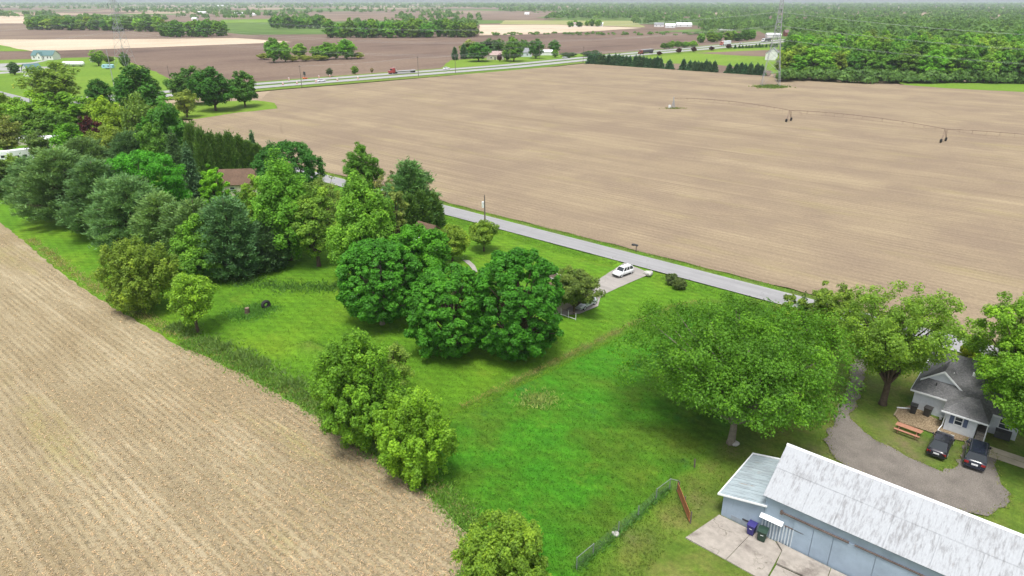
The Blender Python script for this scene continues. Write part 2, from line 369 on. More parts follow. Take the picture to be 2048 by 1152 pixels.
# near terrain: one grid with ditch, berm and turf zones
def sstep(a, b, x):
    k = np.clip((x - a) / (b - a), 0, 1); return k * k * (3 - 2 * k)
def ditch_s(t):   # centre line of the ditch between lawn and meadow
    return np.interp(t, [30, 44, 52, 65, 77, 86, 91, 95], [-47.5, -46.9, -46.1, -44.6, -43.4, -42.0, -39.5, -33])
def terrain(s, t):
    ds = ditch_s(t)
    k = np.exp(-((s - ds) / 1.0) ** 2) * sstep(36, 46, t) * (1 - sstep(90, 95, t))
    z = -.38 * k
    z += .16 * np.exp(-((s - ds - 1.9) / .8) ** 2) * sstep(36, 46, t) * (1 - sstep(89, 94, t))
    z += -.32 * np.exp(-((t - 94.6) / .9) ** 2) * (1 - sstep(-57.5, -55, s) * (1 - sstep(-53, -50.5, s)))          # roadside ditch
    z += .75 * np.exp(-(np.maximum(np.abs(s + 70.5) - 1.6, 0) / 1.3) ** 2 - (np.maximum(np.abs(t - 42.8) - .7, 0) / .8) ** 2)   # sodded mound
    z += .03 * np.sin(s * .31 + 1) * np.sin(t * .27) + .02 * np.sin(s * .83 + t * .6)
    z = z - .22 * (1 - sstep(31.0, 33.5, t)) * (1 - sstep(-31.5, -29.5, s)) - .22 * sstep(103.4, 104.4, t)   # under the fields
    return z - .12 * sstep(96.2, 97.0, t) * (1 - sstep(101.8, 102.6, t)) - .05 * (1 - sstep(-200, -180, s))
S0, S1, T0, T1, ST_ = -330, 70, 5, 105, .62
ss = np.concatenate([np.arange(S0, -130, 2.0), np.arange(-130, 20, ST_), np.arange(20, S1, 1.5)]); tt = np.arange(T0, T1 + .1, ST_)
SS, TT = np.meshgrid(ss, tt, indexing='ij'); ZZ = terrain(SS, TT)
X = SS * D[0] + TT * N[0]; Y = SS * D[1] + TT * N[1]
ns, ntt = SS.shape
me = bpy.data.meshes.new('lawn'); me.vertices.add(ns * ntt); me.vertices.foreach_set('co', np.stack([X, Y, ZZ], -1).astype(np.float32).ravel())
ii = (np.arange(ns - 1)[:, None] * ntt + np.arange(ntt - 1)[None, :]).ravel()
fq = np.stack([ii, ii + ntt, ii + ntt + 1, ii + 1], -1).astype(np.int32)
me.loops.add(fq.size); me.loops.foreach_set('vertex_index', fq.ravel()); me.polygons.add(len(fq)); me.polygons.foreach_set('loop_start', np.arange(0, fq.size, 4, dtype=np.int32))
me.polygons.foreach_set('use_smooth', np.ones(len(fq), dtype=bool))
wob = .5 * np.sin(TT * .9) + .4 * np.sin(TT * 2.3 + SS) + .3 * np.sin(SS * 1.7)
lush = sstep(-1, 1.2, SS - ditch_s(TT) - 1.2 + wob * .3) * (1 - sstep(-1.0, 1.4, SS + 22.0 + wob * .3))
yard = sstep(-1.0, 1.4, SS + 22.0 + wob * .3) + .35 * np.exp(-((SS - ditch_s(TT)) / 1.1) ** 2) * sstep(44, 52, TT)
yard += .6 * np.exp(-((SS + 70.5) / 2.2) ** 2 - ((TT - 42.8) / 1.2) ** 2)
bare = .5 * np.exp(-((SS - ditch_s(TT) + .3) / .5) ** 2) * sstep(48, 58, TT) * (1 - sstep(80, 88, TT)) * (.55 + .45 * np.sin(TT * 1.9 + SS))
bare += .55 * np.exp(-((TT - 102.6) / .45) ** 2) * (.5 + .5 * np.sin(SS * .8))
for (u_, v_, r_, a_) in ((1770, 850, 1.6, .55), (1800, 885, 1.5, .75), (1838, 880, 1.3, .6), (1835, 912, 1.5, .6), (1760, 900, 2.2, .45), (1640, 905, 1.8, .6), (1690, 825, 1.5, .5), (1905, 905, 1.6, .5), (1745, 770, 2.2, .35), (1270, 1075, 1.5, .45), (1405, 1010, 2.0, .35), (1470, 900, 1.7, .5)):
    q_ = ST(G(u_, v_)); bare += a_ * np.exp(-((SS - q_[0]) / r_) ** 2 - ((TT - q_[1]) / (r_ * .8)) ** 2) * (.75 + .35 * np.sin(SS * 3.1 + TT * 2.3))
zone = np.stack([np.clip(lush, 0, 1), np.clip(yard, 0, 1), np.clip(bare, 0, .85), np.ones_like(lush)], -1).astype(np.float32)
ca = me.attributes.new('zone', 'FLOAT_COLOR', 'POINT'); ca.data.foreach_set('color', zone.ravel())
me.update(calc_edges=True)
link('lawn', me, lawn_mat())['kind'] = 'structure'

# ------------------------------------------------------------------ roads
ROADM = asphalt_mat('worn_asphalt', (.255, .255, .26)); CONC = asphalt_mat('highway_concrete', (.30, .30, .295), .15)
DRIVE = asphalt_mat('driveway_concrete', (.285, .265, .245), .5)
WHITE = paint('road_paint', (.45, .45, .43), .8, .25, 2)
sheet('county_road', [W(-640, 96.9), W(140, 96.9), W(140, 101.9), W(-640, 101.9)], .075, ROADM)
for tt_ in (97.12, 101.62):
    sheet('edge_line', [W(-640, tt_), W(140, tt_), W(140, tt_ + .06), W(-640, tt_ + .06)], .081, WHITE)
# highway: two carriageways, grass median and verges
def hw(off):   # polyline of the highway offset towards the camera side (+)
    pts = [(-10, 213), (340, 186), (522, 170), (1024, 131.5), (1180, 116), (1310, 104), (1400, 96.5), (1536, 84), (1600, 77.5), (1700, 69)]
    P = [G(u, v) for u, v in pts]; out = []
    for k, q in enumerate(P):
        tdir = (P[min(k + 1, len(P) - 1)] - P[max(k - 1, 0)]).normalized(); out.append(q + Vector((tdir.y, -tdir.x, 0)) * off)
    return out
def strip(name, o0, o1, z, m): return sheet(name, hw(o0) + hw(o1)[::-1], z, m)
VERGE = soil_mat('verge_grass', (.07, .15, .014), (.10, .18, .02), (.15, .19, .04))
strip('highway_verge', -20, 22, -.30, VERGE)
strip('highway', -12.5, -3.0, -.10, CONC); strip('highway', 3.0, 13.0, -.10, CONC)
for o in (-11.6, -8.0, -4.0, 4.2, 8.2, 11.9): strip('edge_line', o, o + .16, -.085, WHITE)
# concrete driveway, gravel drive, stone bed, path
sheet('driveway', px((1249, 526), (1303, 548), (1262, 565), (1215, 586), (1200, 597), (1196, 613), (1160, 628), (1124, 632), (1126, 600), (1150, 592), (1193, 562)), .08, DRIVE, .06, 1.0)
GRAV = gravel_mat('grey_gravel', (.105, .094, .084), (.230, .206, .182), 10)
GB = gravel_mat('river_stones', (.10, .07, .04), (.34, .265, .175), 7.0)
sheet('gravel_drive', px((1712, 700), (1735, 712), (1728, 760), (1716, 800), (1700, 836), (1722, 858), (1760, 886), (1800, 906), (1850, 930), (1885, 945), (1912, 935), (1925, 900), (1935, 880), (1975, 892), (1992, 925), (1998, 955), (2022, 990), (2012, 1016), (1975, 1034), (1900, 1026), (1800, 985), (1700, 940), (1660, 905), (1645, 880), (1668, 845), (1684, 800), (1700, 752)), .10, GRAV, .32, .55)
sheet('stone_bed', px((1797, 817), (1822, 812), (1890, 848), (1945, 878), (1940, 886), (1875, 872), (1850, 862), (1800, 846), (1788, 830)), .11, GB, .1, .6)
sheet('garden_path', px((925, 521), (938, 521), (950, 532), (955, 545), (948, 545), (938, 531)), .10, DRIVE, .05, .8)
CON2 = paint('walkway_concrete', (.42, .37, .28), .9, .2, .8)

# ------------------------------------------------------------------ haze
def haze():
    mb = MB(); R = R0 + 400; mb.box(-R, R, -R, R, -2.2, 62)
    m, t, out = newmat('haze_air'); p = nd(t, 'ShaderNodeVolumePrincipled')
    p.inputs['Color'].default_value = (.78, .88, 1.0, 1); p.inputs['Density'].default_value = HAZE_D; p.inputs['Anisotropy'].default_value = 0.0
    lk(t, p.outputs[0], out.inputs['Volume'])
    o = mb.build('haze', m); o['kind'] = 'stuff'; o['label'] = 'pale bluish haze over the far woods'; return o
HAZE_D = .000072
haze()

# ------------------------------------------------------------------ long metal shed (bottom right)
GALV = paint('weathered_white_metal', (.66, .68, .70), .55, .10, .5, .35)
def metal_roof(name, base, rust, amt, ribdir='y', rib=.3, stain=(.33, .33, .35)):
    m, t, out = newmat(name); tc = nd(t, 'ShaderNodeTexCoord').outputs['Object']
    mp = nd(t, 'ShaderNodeMapping'); mp.inputs['Scale'].default_value = (4.5, 1.1, 1.1) if ribdir == 'y' else (.45, 2.6, 1); lk(t, tc, mp.inputs['Vector'])
    n1 = noise(t, mp.outputs[0], 1.0, 7, .72); n2 = noise(t, tc, .35, 4, .6); n3 = noise(t, mp.outputs[0], 3.5, 4, .7)
    c = mix(t, 1.0, tuple(base), ramp(t, n3, [(.3, .88), (.7, 1.08)]), 'MULTIPLY')
    k = ramp(t, math_(t, 'ADD', math_(t, 'MULTIPLY', n1, .7), math_(t, 'MULTIPLY', n2, .3)), [(.49, 0.0), (.58, .5), (.68, .9)])
    c = mix(t, math_(t, 'MULTIPLY', k, amt), c, stain)
    r = ramp(t, noise(t, mp.outputs[0], .8, 6, .7), [(.62, 0.0), (.70, 1.0)]); c = mix(t, math_(t, 'MULTIPLY', r, rust), c, (.20, .115, .05))
    wv = nd(t, 'ShaderNodeTexWave'); wv.bands_direction = 'X' if ribdir == 'y' else 'Y'; wv.inputs['Scale'].default_value = .314 / rib; lk(t, tc, wv.inputs['Vector'])
    finish(t, out, c, .7, wv.outputs['Fac'], .35, .03, .2); return m
ROOFW = metal_roof('white_sheet_roof', (.355, .372, .395), .15, .85, rib=.22, stain=(.13, .125, .125))
ROOFL = metal_roof('rusting_sheet_roof', (.33, .39, .42), .9, .9, 'x', .2, (.17, .19, .20))
WALLB = paint('chipped_blue_grey_paint', (.37, .455, .545), .7, .10, .6, .25, dirt=(.26, .33, .41))
def chipped():
    m, t, out = newmat('chipped_wall'); tc = nd(t, 'ShaderNodeTexCoord').outputs['Object']
    mp = nd(t, 'ShaderNodeMapping'); mp.inputs['Scale'].default_value = (2.2, 2.2, 1.0); lk(t, tc, mp.inputs['Vector'])
    c = mix(t, 1.0, (.30, .375, .465), ramp(t, noise(t, tc, .6, 5, .6), [(.3, .86), (.7, 1.12)]), 'MULTIPLY')
    chip = ramp(t, noise(t, mp.outputs[0], 1.6, 8, .8), [(.63, 0.0), (.655, 1.0)])
    chip = mix(t, 1.0, chip, ramp(t, noise(t, tc, .45, 3), [(.42, 0.0), (.55, 1.0)]), 'MULTIPLY')
    c = mix(t, chip, c, (.12, .14, .17))
    streak = nd(t, 'ShaderNodeMapping'); streak.inputs['Scale'].default_value = (3, 3, .3); lk(t, tc, streak.inputs['Vector'])
    c = mix(t, math_(t, 'MULTIPLY', ramp(t, noise(t, streak.outputs[0], 1.2, 5, .7), [(.55, 0.0), (.75, 1.0)]), .35), c, (.22, .26, .31))
    finish(t, out, c, .7, None, spec=.25); return m
WALLC = chipped()
DARK = paint('dark_metal', (.05, .052, .055), .6, .2, 2); TRIM = paint('white_trim', (.74, .76, .78), .6, .06, 1)
RUST = paint('rusty_iron', (.13, .10, .09), .8, .4, 2)
SA = G(1441.75, 1030); SHED = thing('metal_shed', 'long blue grey shed with stained white metal roof beside gravel drive', 'shed', (SA.x, SA.y, 0), YAW)
XL, XR = 3.55, 30.0
MB().box(XL, XR, 0, 7.6, -.1, 4.0).build('wall', WALLC, SHED)
ye, ze, yr, zr = -.32, 4.2, 4.0, 6.95
MB().quad((XL, .02, 4.0), (XL, 7.6, 4.0), (XL, 4.0, 6.8)).build('gable', WALLC, SHED); MB().quad((XR, 7.6, 4.0), (XR, .02, 4.0), (XR, 4.0, 6.8)).build('gable', WALLC, SHED)
ym, zm = ye + (yr - ye) * .53, ze + (zr - ze) * .53
k = 0
for (ya, za, yb, zb, lift) in ((ye, ze, ym + .12, zm + .076, 0.0), (ym, zm, yr, zr, .035)):
    x = XL - .22
    widths = [3.1, 2.4, 3.6, 3.1, 2.8, 3.4, 3.1, 3.0, 3.2]
    if lift: widths = [4.2, 2.7, 3.6, 3.1, 3.4, 2.8, 3.1, 3.9]
    for w_ in widths:
        dz = random.uniform(-.006, .006)
        MB().slab([(x, ya, za + lift + dz), (x + w_ - .012, ya, za + lift + dz), (x + w_ - .012, yb, zb + lift + dz), (x, yb, zb + lift + dz)], .03).build('roof_sheet', ROOFW, SHED); x += w_
MB().slab([(XL - .22, yr - .02, zr + .02), (XR + .6, yr - .02, zr + .02), (XR + .6, 7.95, 4.05), (XL - .22, 7.95, 4.05)][::-1][::-1], .03).build('roof_back', ROOFW, SHED)
MB().prism([(yr - .16, zr - .06), (yr, zr + .075), (yr + .16, zr - .06), (yr, zr + .02)], 'x', XL - .24, XR + .6).build('ridge_cap', GALV, SHED)
# sliding doors on a track
xd = 6.05
for w_ in (1.55, 1.5, 3.1, 3.1, 3.1, 3.1):
    MB().box(xd, xd + w_ - .04, -.09, -.03, .05, 3.12).build('sliding_door', WALLC, SHED); xd += w_
MB().box(4.9, 10.2, -.2, -.06, 3.12, 3.24).box(4.85, 5.05, -.24, -.02, 3.02, 3.34).build('door_track', RUST, SHED)
MB().box(10.6, 20, -.18, -.06, 3.14, 3.24).build('door_track', RUST, SHED)
# small corrugated door with white awning
mb = MB()
for i in range(11): mb.prism([(3.52 + i * .25, -.05), (3.56 + i * .25, -.12), (3.61 + i * .25, -.12), (3.65 + i * .25, -.05)], 'z', .05, 1.95)
mb.build('corrugated_door', paint('corrugated_steel', (.52, .58, .62), .5, .15, 2, .4), SHED)
MB().slab([(3.35, -.42, 2.02), (5.25, -.42, 2.02), (5.25, -.02, 2.26), (3.35, -.02, 2.26)], .05).build('awning', TRIM, SHED)
MB().box(5.35, 6.9, -.09, -.02, 1.95, 2.03).build('wall_rail', RUST, SHED)
# lean-to
LT = .03
MB().prism([(0, -.1), (XL - .03, -.1), (XL - .03, 3.08), (0, 2.25)], 'y', .0, 6.9).build('lean_to_wall', WALLC, SHED)
nst = 17
for i in range(nst):
    y0 = -.25 + i * 7.4 / nst; y1 = y0 + 7.4 / nst - .03; dz = random.uniform(-.012, .012)
    MB().slab([(-.4, y0, 2.27 + dz), (XL + .22, y0, 3.2 + dz), (XL + .22, y1, 3.2 + dz), (-.4, y1, 2.27 + dz)][::-1][::-1], .035).build('lean_to_roof_sheet', ROOFL, SHED)
MB().box(-.46, -.36, -.3, 7.2, 2.18, 2.33).build('eave_trim', TRIM, SHED)
mb = MB(); mb.slab([(-.46, -.31, 2.33), (XL + .2, -.31, 3.27), (XL + .2, -.22, 3.27), (-.46, -.22, 2.33)], .14); mb.build('rake_trim', TRIM, SHED)
mb = MB(); mb.slab([(-.46, 7.15, 2.36), (XL + .2, 7.15, 3.3), (XL + .2, 7.32, 3.3), (-.46, 7.32, 2.36)], .1); mb.build('rake_trim', TRIM, SHED)
MB().box(1.9, 2.75, -.06, -.015, .62, .76).build('wall_vent', DARK, SHED)
MB().box(.9, 3.3, -.03, -.01, -.1, .55).build('foundation', paint('block_foundation', (.25, .29, .33), .9, .2, 2), SHED)
# concrete apron as separate slabs
PAD = thing('concrete_apron', 'stained cracked concrete apron in front of the long metal shed', 'concrete slab', (SA.x, SA.y, .1), YAW)
PADM = asphalt_mat('apron_concrete', (.47, .41, .35), .9)
def stained():
    m, t, out = newmat('stained_concrete'); tc = stcoord(t)
    c = mix(t, 1.0, (.32, .29, .255), ramp(t, noise(t, tc, 1.2, 6, .7), [(.3, .78), (.7, 1.15)]), 'MULTIPLY')
    c = mix(t, ramp(t, noise(t, tc, .42, 6, .72), [(.52, 0.0), (.68, .85)]), c, (.14, .12, .105))
    vo = nd(t, 'ShaderNodeTexVoronoi'); vo.feature = 'DISTANCE_TO_EDGE'; vo.inputs['Scale'].default_value = .35
    w = nd(t, 'ShaderNodeVectorMath'); w.operation = 'ADD'; lk(t, tc, w.inputs[0]); nz = nd(t, 'ShaderNodeTexNoise'); nz.inputs['Scale'].default_value = 1.1; nz.inputs['Detail'].default_value = 5; lk(t, tc, nz.inputs['Vector']); lk(t, nz.outputs['Color'], w.inputs[1]); lk(t, w.outputs[0], vo.inputs['Vector'])
    c = mix(t, math_(t, 'MULTIPLY', ramp(t, vo.outputs['Distance'], [(0.0, .9), (.012, 0.0)]), ramp(t, noise(t, tc, .5, 3), [(.48, 0.0), (.58, 1.0)])), c, (.12, .11, .08))
    finish(t, out, c, .9, noise(t, tc, 14, 3), .25, .01, .2); return m
SLABM = stained()
for q in ([(-.1, -.15), (-1.05, -4.6), (2.6, -4.75), (3.0, -.15)], [(3.04, -.15), (2.65, -4.75), (5.9, -4.9), (5.7, -.9), (4.9, -.15)], [(5.0, -.2), (5.76, -.93), (5.92, -2.6), (9.6, -2.4), (9.4, -.3)], [(5.95, -2.66), (6.0, -4.9), (9.8, -5.0), (9.65, -2.47)], [(9.45, -.3), (9.66, -2.5), (9.86, -5), (16, -5.2), (16, -.3)]):
    dz = random.uniform(-.012, .012)
    MB().slab([(a, b, dz) for a, b in q], .14).build('slab', SLABM, PAD)

# ------------------------------------------------------------------ wheelie bins
def wheelie_bin(loc, yaw, col, label, cat='bin', h=1.05, w=.29, mark=False):
    b = thing('wheelie_bin', label, cat, loc, yaw); m = paint('bin_' + str(col), col, .45, .12, 3, .4)
    mb = MB(); i = len(mb.v)
    lo, hi = w * .78, w
    mb.v += [(-lo, -lo, .05), (lo, -lo, .05), (lo, lo, .05), (-lo, lo, .05), (-hi, -hi * 1.1, h * .9), (hi, -hi * 1.1, h * .9), (hi, hi * 1.1, h * .9), (-hi, hi * 1.1, h * .9)]
    mb.f += [(0, 3, 2, 1), (4, 5, 6, 7), (0, 1, 5, 4), (1, 2, 6, 5), (2, 3, 7, 6), (3, 0, 4, 7)]; mb.build('body', m, b)
    MB().prism([(-hi * 1.22, h * .905), (hi * 1.25, h * .905), (hi * 1.25, h * .96), (0, h * 1.02), (-hi * 1.22, h * .95)], 'x', -hi * 1.1, hi * 1.1).build('lid', m, b)
    MB().tube([(-hi * .9, hi * 1.42, h * .9), (hi * .9, hi * 1.42, h * .9)], .018).build('handle', m, b)
    for s in (-1, 1): MB().tube([(s * lo * .8, lo * 1.25, .1), (s * lo * 1.12, lo * 1.25, .1)], .1, 10).build('wheel', DARK, b)
    if mark:
        lb = MB(); lb.box(-.12, .12, -hi * 1.01, -hi * .985, h * .6, h * .72); lb.build('label_sticker', TRIM, b)
    return b
q = W(*[a + b for a, b in zip(ST(SA), (2.98, -.62))], .11); wheelie_bin(q, YAW, (.035, .03, .16), 'dark blue wheelie bin beside corrugated shed door', h=1.12, w=.32, mark=True)
q = W(*[a + b for a, b in zip(ST(SA), (3.95, -.72))], .11); wheelie_bin(q, YAW + .15, (.022, .05, .035), 'dark green wheelie bin standing right of the blue one', h=1.15, w=.36, mark=True)

# ------------------------------------------------------------------ grey house (right)
SID = newmat('vinyl_siding')
def siding(name, col):
    m, t, out = newmat(name); tc = nd(t, 'ShaderNodeTexCoord').outputs['Object']
    wv = nd(t, 'ShaderNodeTexWave'); wv.bands_direction = 'Z'; wv.wave_profile = 'SAW'; wv.inputs['Scale'].default_value = .314 / .16; lk(t, tc, wv.inputs['Vector'])
    c = mix(t, 1.0, tuple(col), ramp(t, noise(t, tc, 2.5, 4, .7), [(.3, .9), (.7, 1.08)]), 'MULTIPLY')
    finish(t, out, c, .6, wv.outputs['Fac'], .6, .03, .3); return m
def shingles(name, col, var=.35):
    m, t, out = newmat(name); tc = nd(t, 'ShaderNodeTexCoord').outputs['Object']
    br = nd(t, 'ShaderNodeTexBrick'); br.inputs['Scale'].default_value = 3.0; br.inputs['Mortar Size'].default_value = .02; br.inputs['Color1'].default_value = (.8, .8, .8, 1); br.inputs['Color2'].default_value = (1.2, 1.2, 1.2, 1); br.inputs['Mortar'].default_value = (.6, .6, .6, 1); lk(t, tc, br.inputs['Vector'])
    c = mix(t, 1.0, tuple(col), br.outputs['Color'], 'MULTIPLY')
    c = mix(t, 1.0, c, ramp(t, noise(t, tc, 7, 4, .7), [(.3, 1 - var), (.7, 1 + var)]), 'MULTIPLY')
    c = mix(t, 1.0, c, ramp(t, noise(t, tc, .5, 4, .6), [(.3, .85), (.7, 1.15)]), 'MULTIPLY')
    finish(t, out, c, .9, noise(t, tc, 9, 3), .4, .02, .15); return m
SIDG = siding('grey_siding', (.64, .68, .73)); SHG = shingles('charcoal_shingles', (.15, .15, .155)); GLS = glass()
SHUT = paint('blue_shutter', (.10, .13, .22), .6, .1, 3)
HA = G(1821, 815); HO = thing('grey_house', 'grey sided house with charcoal hip roof and front gable by the cars', 'house', (HA.x, HA.y, 0), YAW)
def win(parent, x, y, z, w, h, shut=False, dirn='front', frame=TRIM):
    wn = MB(); fr = .09
    wn.box(x - w / 2 - fr, x + w / 2 + fr, y - .06, y + .02, z - h / 2 - fr, z - h / 2); wn.box(x - w / 2 - fr, x + w / 2 + fr, y - .06, y + .02, z + h / 2, z + h / 2 + fr)
    wn.box(x - w / 2 - fr, x - w / 2, y - .06, y + .02, z - h / 2, z + h / 2); wn.box(x + w / 2, x + w / 2 + fr, y - .06, y + .02, z - h / 2, z + h / 2)
    wn.box(x - w / 2, x + w / 2, y - .045, y + .01, z - .03, z + .03)
    o = wn.build('window', frame, parent)
    for dz in (-1, 1): MB().quad((x - w / 2, y - .02, z + dz * h / 4 - h / 4 + .0), (x + w / 2, y - .02, z + dz * h / 4 - h / 4), (x + w / 2, y - .02, z + dz * h / 4 + h / 4), (x - w / 2, y - .02, z + dz * h / 4 + h / 4)).build('pane', GLS, o)
    if shut:
        for s in (-1, 1): MB().box(x + s * (w / 2 + .31) - .19, x + s * (w / 2 + .31) + .19, y - .05, y - .004, z - h / 2 - .08, z + h / 2 + .08).build('shutter', SHUT, parent)
    return o
MB().box(0, 9.7, 0, 10.8, -.1, 2.5).build('wall', SIDG, HO)
fs = .5; eye = -.38; ez = 2.45; ry = 5.4; rz_ = ez + fs * (ry - eye)
A1, A2, A3, A4 = (-.35, eye, ez), (10.05, eye, ez), (10.05, 11.18, ez), (-.35, 11.18, ez); K1, K2 = (2.4, ry, rz_), (7.2, ry, rz_)
rf = MB(); rf.slab([A1, A2, K2, K1], .1); rf.slab([A4, A1, K1], .1); rf.slab([A3, A4, K1, K2], .1); rf.slab([A2, A3, K2], .1)
rfo = rf.build('roof', SHG, HO)
MB().box(-.37, 10.07, eye - .05, eye + .01, ez - .2, ez - .02).build('gutter', TRIM, HO); MB().box(-.40, -.34, eye, 11.2, ez - .2, ez - .02).build('gutter', TRIM, HO)
gx, gy, gw, gz0, gza = 2.12, 1.55, 1.72, 3.38, 4.78
MB().quad((gx - gw, gy, gz0 - .02), (gx + gw, gy, gz0 - .02), (gx, gy, gza)).build('gable', SIDG, HO)
yb = eye + (gza + .06 - ez) / fs; o_ = .22; sl = (gza - gz0) / gw; yv = eye + (gz0 - sl * o_ - ez) / fs
gr = MB(); gl = gw + .3
zl = gza + .08 - (gza - gz0) / gw * gl
gr.slab([(gx, gy - .28, gza + .08), (gx - gl, gy - .28, zl), (gx - gl, max(gy - .28, eye + (zl - ez) / fs + .02), zl), (gx, yb, gza + .08)], .07)
gr.slab([(gx, gy - .28, gza + .08), (gx, yb, gza + .08), (gx + gl, max(gy - .28, eye + (zl - ez) / fs + .02), zl), (gx + gl, gy - .28, zl)], .07)
gr.build('gable_roof', SHG, HO)
for s in (-1, 1):
    MB().slab([(gx, gy - .33, gza + .1), (gx + s * gl, gy - .33, zl + .02), (gx + s * gl, gy - .33, zl - .2), (gx, gy - .33, gza - .14)], .05 * s).build('barge_board', TRIM, HO)
# bump-out with hip roof and porch
bx0, bx1, by = 3.6, 6.35, -2.5
MB().box(bx0, bx1, by, 0, -.1, 2.45).build('bump_out_wall', SIDG, HO)
bz = 2.42; P1, P2, P3 = (3.12, by - .38, bz), (7.3, by - .38, bz), (7.3, -.05, bz); Q = (4.9, -.02, 3.42); Q2 = (5.9, -.02, 3.42); P0 = (3.12, -.05, bz)
br_ = MB(); br_.slab([P1, P2, Q2, Q], .08); br_.slab([P0, P1, Q], .08); br_.slab([P2, P3, Q2], .08); br_.build('bump_out_roof', SHG, HO)
MB().box(3.08, 7.34, by - .44, by - .37, bz - .19, bz - .03).build('gutter', TRIM, HO)
MB().tube([(3.55, by - .35, bz - .15), (3.5, by - .06, bz - .5), (3.45, by - .06, .5), (3.25, by - .6, .12)], .05).build('downspout', TRIM, HO)
win(HO, 4.75, by, 1.55, .62, .85, True)
MB().box(bx1 + .02, 7.3, -1.5, -.05, .0, .62).build('porch_floor', paint('porch_wood', (.10, .085, .07), .9, .2, 3), HO)
MB().box(bx1 + .18, 7.15, -.06, -.01, .62, 2.35).build('door', DARK, HO)
MB().tube([(7.25, by - .2, 0), (7.25, by - .2, 2.4)], .06).build('porch_post', TRIM, HO)
st_ = paint('step_wood', (.27, .245, .215), .9, .25, 4)
for i in range(4): MB().box(bx1 + .12, 7.2, -1.52 - (i + 1) * .32, -1.5 - i * .32, -.02, .6 - i * .14).build('step', st_, HO)
for x_, y_, z_ in ((2.75, 2.6, 4.05), (4.6, 3.4, 4.36)): MB().box(x_ - .14, x_ + .14, y_ - .12, y_ + .12, z_ - .15, z_ + .32).build('roof_vent', TRIM, HO)
MB().tube([(1.7, .9, 3.0), (1.7, .9, 3.45)], .06).build('vent_pipe', DARK, HO)
MB().tube([(5.2, 4.6, 4.8), (5.2, 4.6, 5.35)], .06).build('vent_pipe', DARK, HO)
MB().box(7.9, 9.3, -.9, -.1, .2, .95).build('storage_bench', DARK, HO)
win(HO, 8.5, 0, 1.5, .9, 1.0)
sheet('walkway', [HA + W(6.6, -3.9), HA + W(12, -3.9), HA + W(12, -2.9), HA + W(6.6, -2.9)], .12, CON2)
sheet('walkway', [HA + W(6.9, -5.0), HA + W(11.0, -5.0), HA + W(11.0, -3.95), HA + W(6.9, -3.95)], .12, CON2)
q = HA + W(.45, -1.25, .1); wheelie_bin(q, YAW + .1, (.03, .03, .032), 'black wheelie bin at the left corner of the grey house', h=1.12, w=.33)
q = HA + W(1.75, -.85, .1); wheelie_bin(q, YAW - .15, (.045, .043, .042), 'black wheelie bin with grey lid against the grey house wall', h=1.12, w=.34)
q = HA + W(3.05, -.7, .1); b = thing('bucket', 'small white bucket on stones beside the bump out wall', 'bucket', q); MB().tube([(0, 0, 0), (0, 0, .38)], [.13, .17], 12).build('body', TRIM, b); MB().tube([(0, 0, .38), (0, 0, .41)], .185, 12).build('rim', TRIM, b)
# picnic table
def picnic(loc, yaw):
    o = thing('picnic_table', 'orange brown wooden picnic table on worn grass by the drive', 'picnic table', loc, yaw); m = paint('cedar_stain', (.38, .185, .12), .7, .18, 3); L = 1.22
    for i in range(5): MB().box(-L, L, -.37 + i * .15, -.235 + i * .15, .72, .76).build('top_board', m, o)
    for s in (-1, 1):
        for j in (0, 1): MB().box(-L, L, s * .66 - .14 + j * .145, s * .66 - .01 + j * .145, .43, .47).build('seat_board', m, o)
    for x in (-.85, .85):
        for s in (-1, 1): MB().tube([(x, s * .62, 0), (x, s * .22, .72)], .045, 4).build('leg', m, o)
        MB().box(x - .03, x + .03, -.78, .78, .34, .43).build('crossbeam', m, o)
picnic(G(1815, 867, .05), YAW - .05)
# edging timber of the stone bed
o = MB().tube([G(1794, 815, .18), G(1820, 817, .18)], .09, 4).build('edging_timber', TRIM); tag(o, 'white timber edging at the back of the stone bed', 'edging')
o = MB().tube([G(1788, 830, .15), G(1797, 815, .15)], .07, 4).build('edging_timber', paint('old_timber', (.35, .29, .2), .9)); tag(o, 'old brown timber edging at the left of the stone bed', 'edging')

# ------------------------------------------------------------------ generic gable house for farther buildings
def gable_house(name, label, cat, loc, yaw, L, Wd, h, rise, wall, roof, wins=(), door=None, over=.35, chimney=None, group=None):
    o = thing(name, label, cat, loc, yaw, group)
    mb = MB(); mb.prism([(-Wd / 2, -.1), (Wd / 2, -.1), (Wd / 2, h), (0, h + rise), (-Wd / 2, h)], 'x', -L / 2, L / 2); mb.build('wall', wall, o)
    sl = rise / (Wd / 2)
    r = MB()
    for s in (-1, 1):
        a = (-L / 2 - over, s * (Wd / 2 + over), h - sl * over + .06); b = (L / 2 + over, s * (Wd / 2 + over), h - sl * over + .06); c = (L / 2 + over, 0, h + rise + .06); d = (-L / 2 - over, 0, h + rise + .06)
        r.slab([a, b, c, d] if s < 0 else [b, a, d, c], .12)
    ro = r.build('roof', roof, o)
    if chimney is not None: MB().box(chimney - .3, chimney + .3, -.3, .3, h + rise - .4, h + rise + .7).build('chimney', paint('brick_red', (.25, .10, .07), .9), ro)
    for (x, z, w, hh) in wins: win(o, x, -Wd / 2, z, w, hh)
    if door is not None: MB().box(door - .5, door + .5, -Wd / 2 - .05, -Wd / 2 + .02, 0, 2.1).build('door', DARK, o)
    return o
WHT = siding('white_siding', (.74, .74, .74)); TEAL = paint('teal_metal_roof', (.085, .165, .17), .5, .12, .6); BRN = shingles('brown_shingles', (.135, .088, .062), .2); CREAM = siding('cream_siding', (.55, .50, .42)); PNK = shingles('faded_pink_shingles', (.40, .30, .28), .15); REDB = paint('barn_red', (.20, .06, .045), .8, .2)
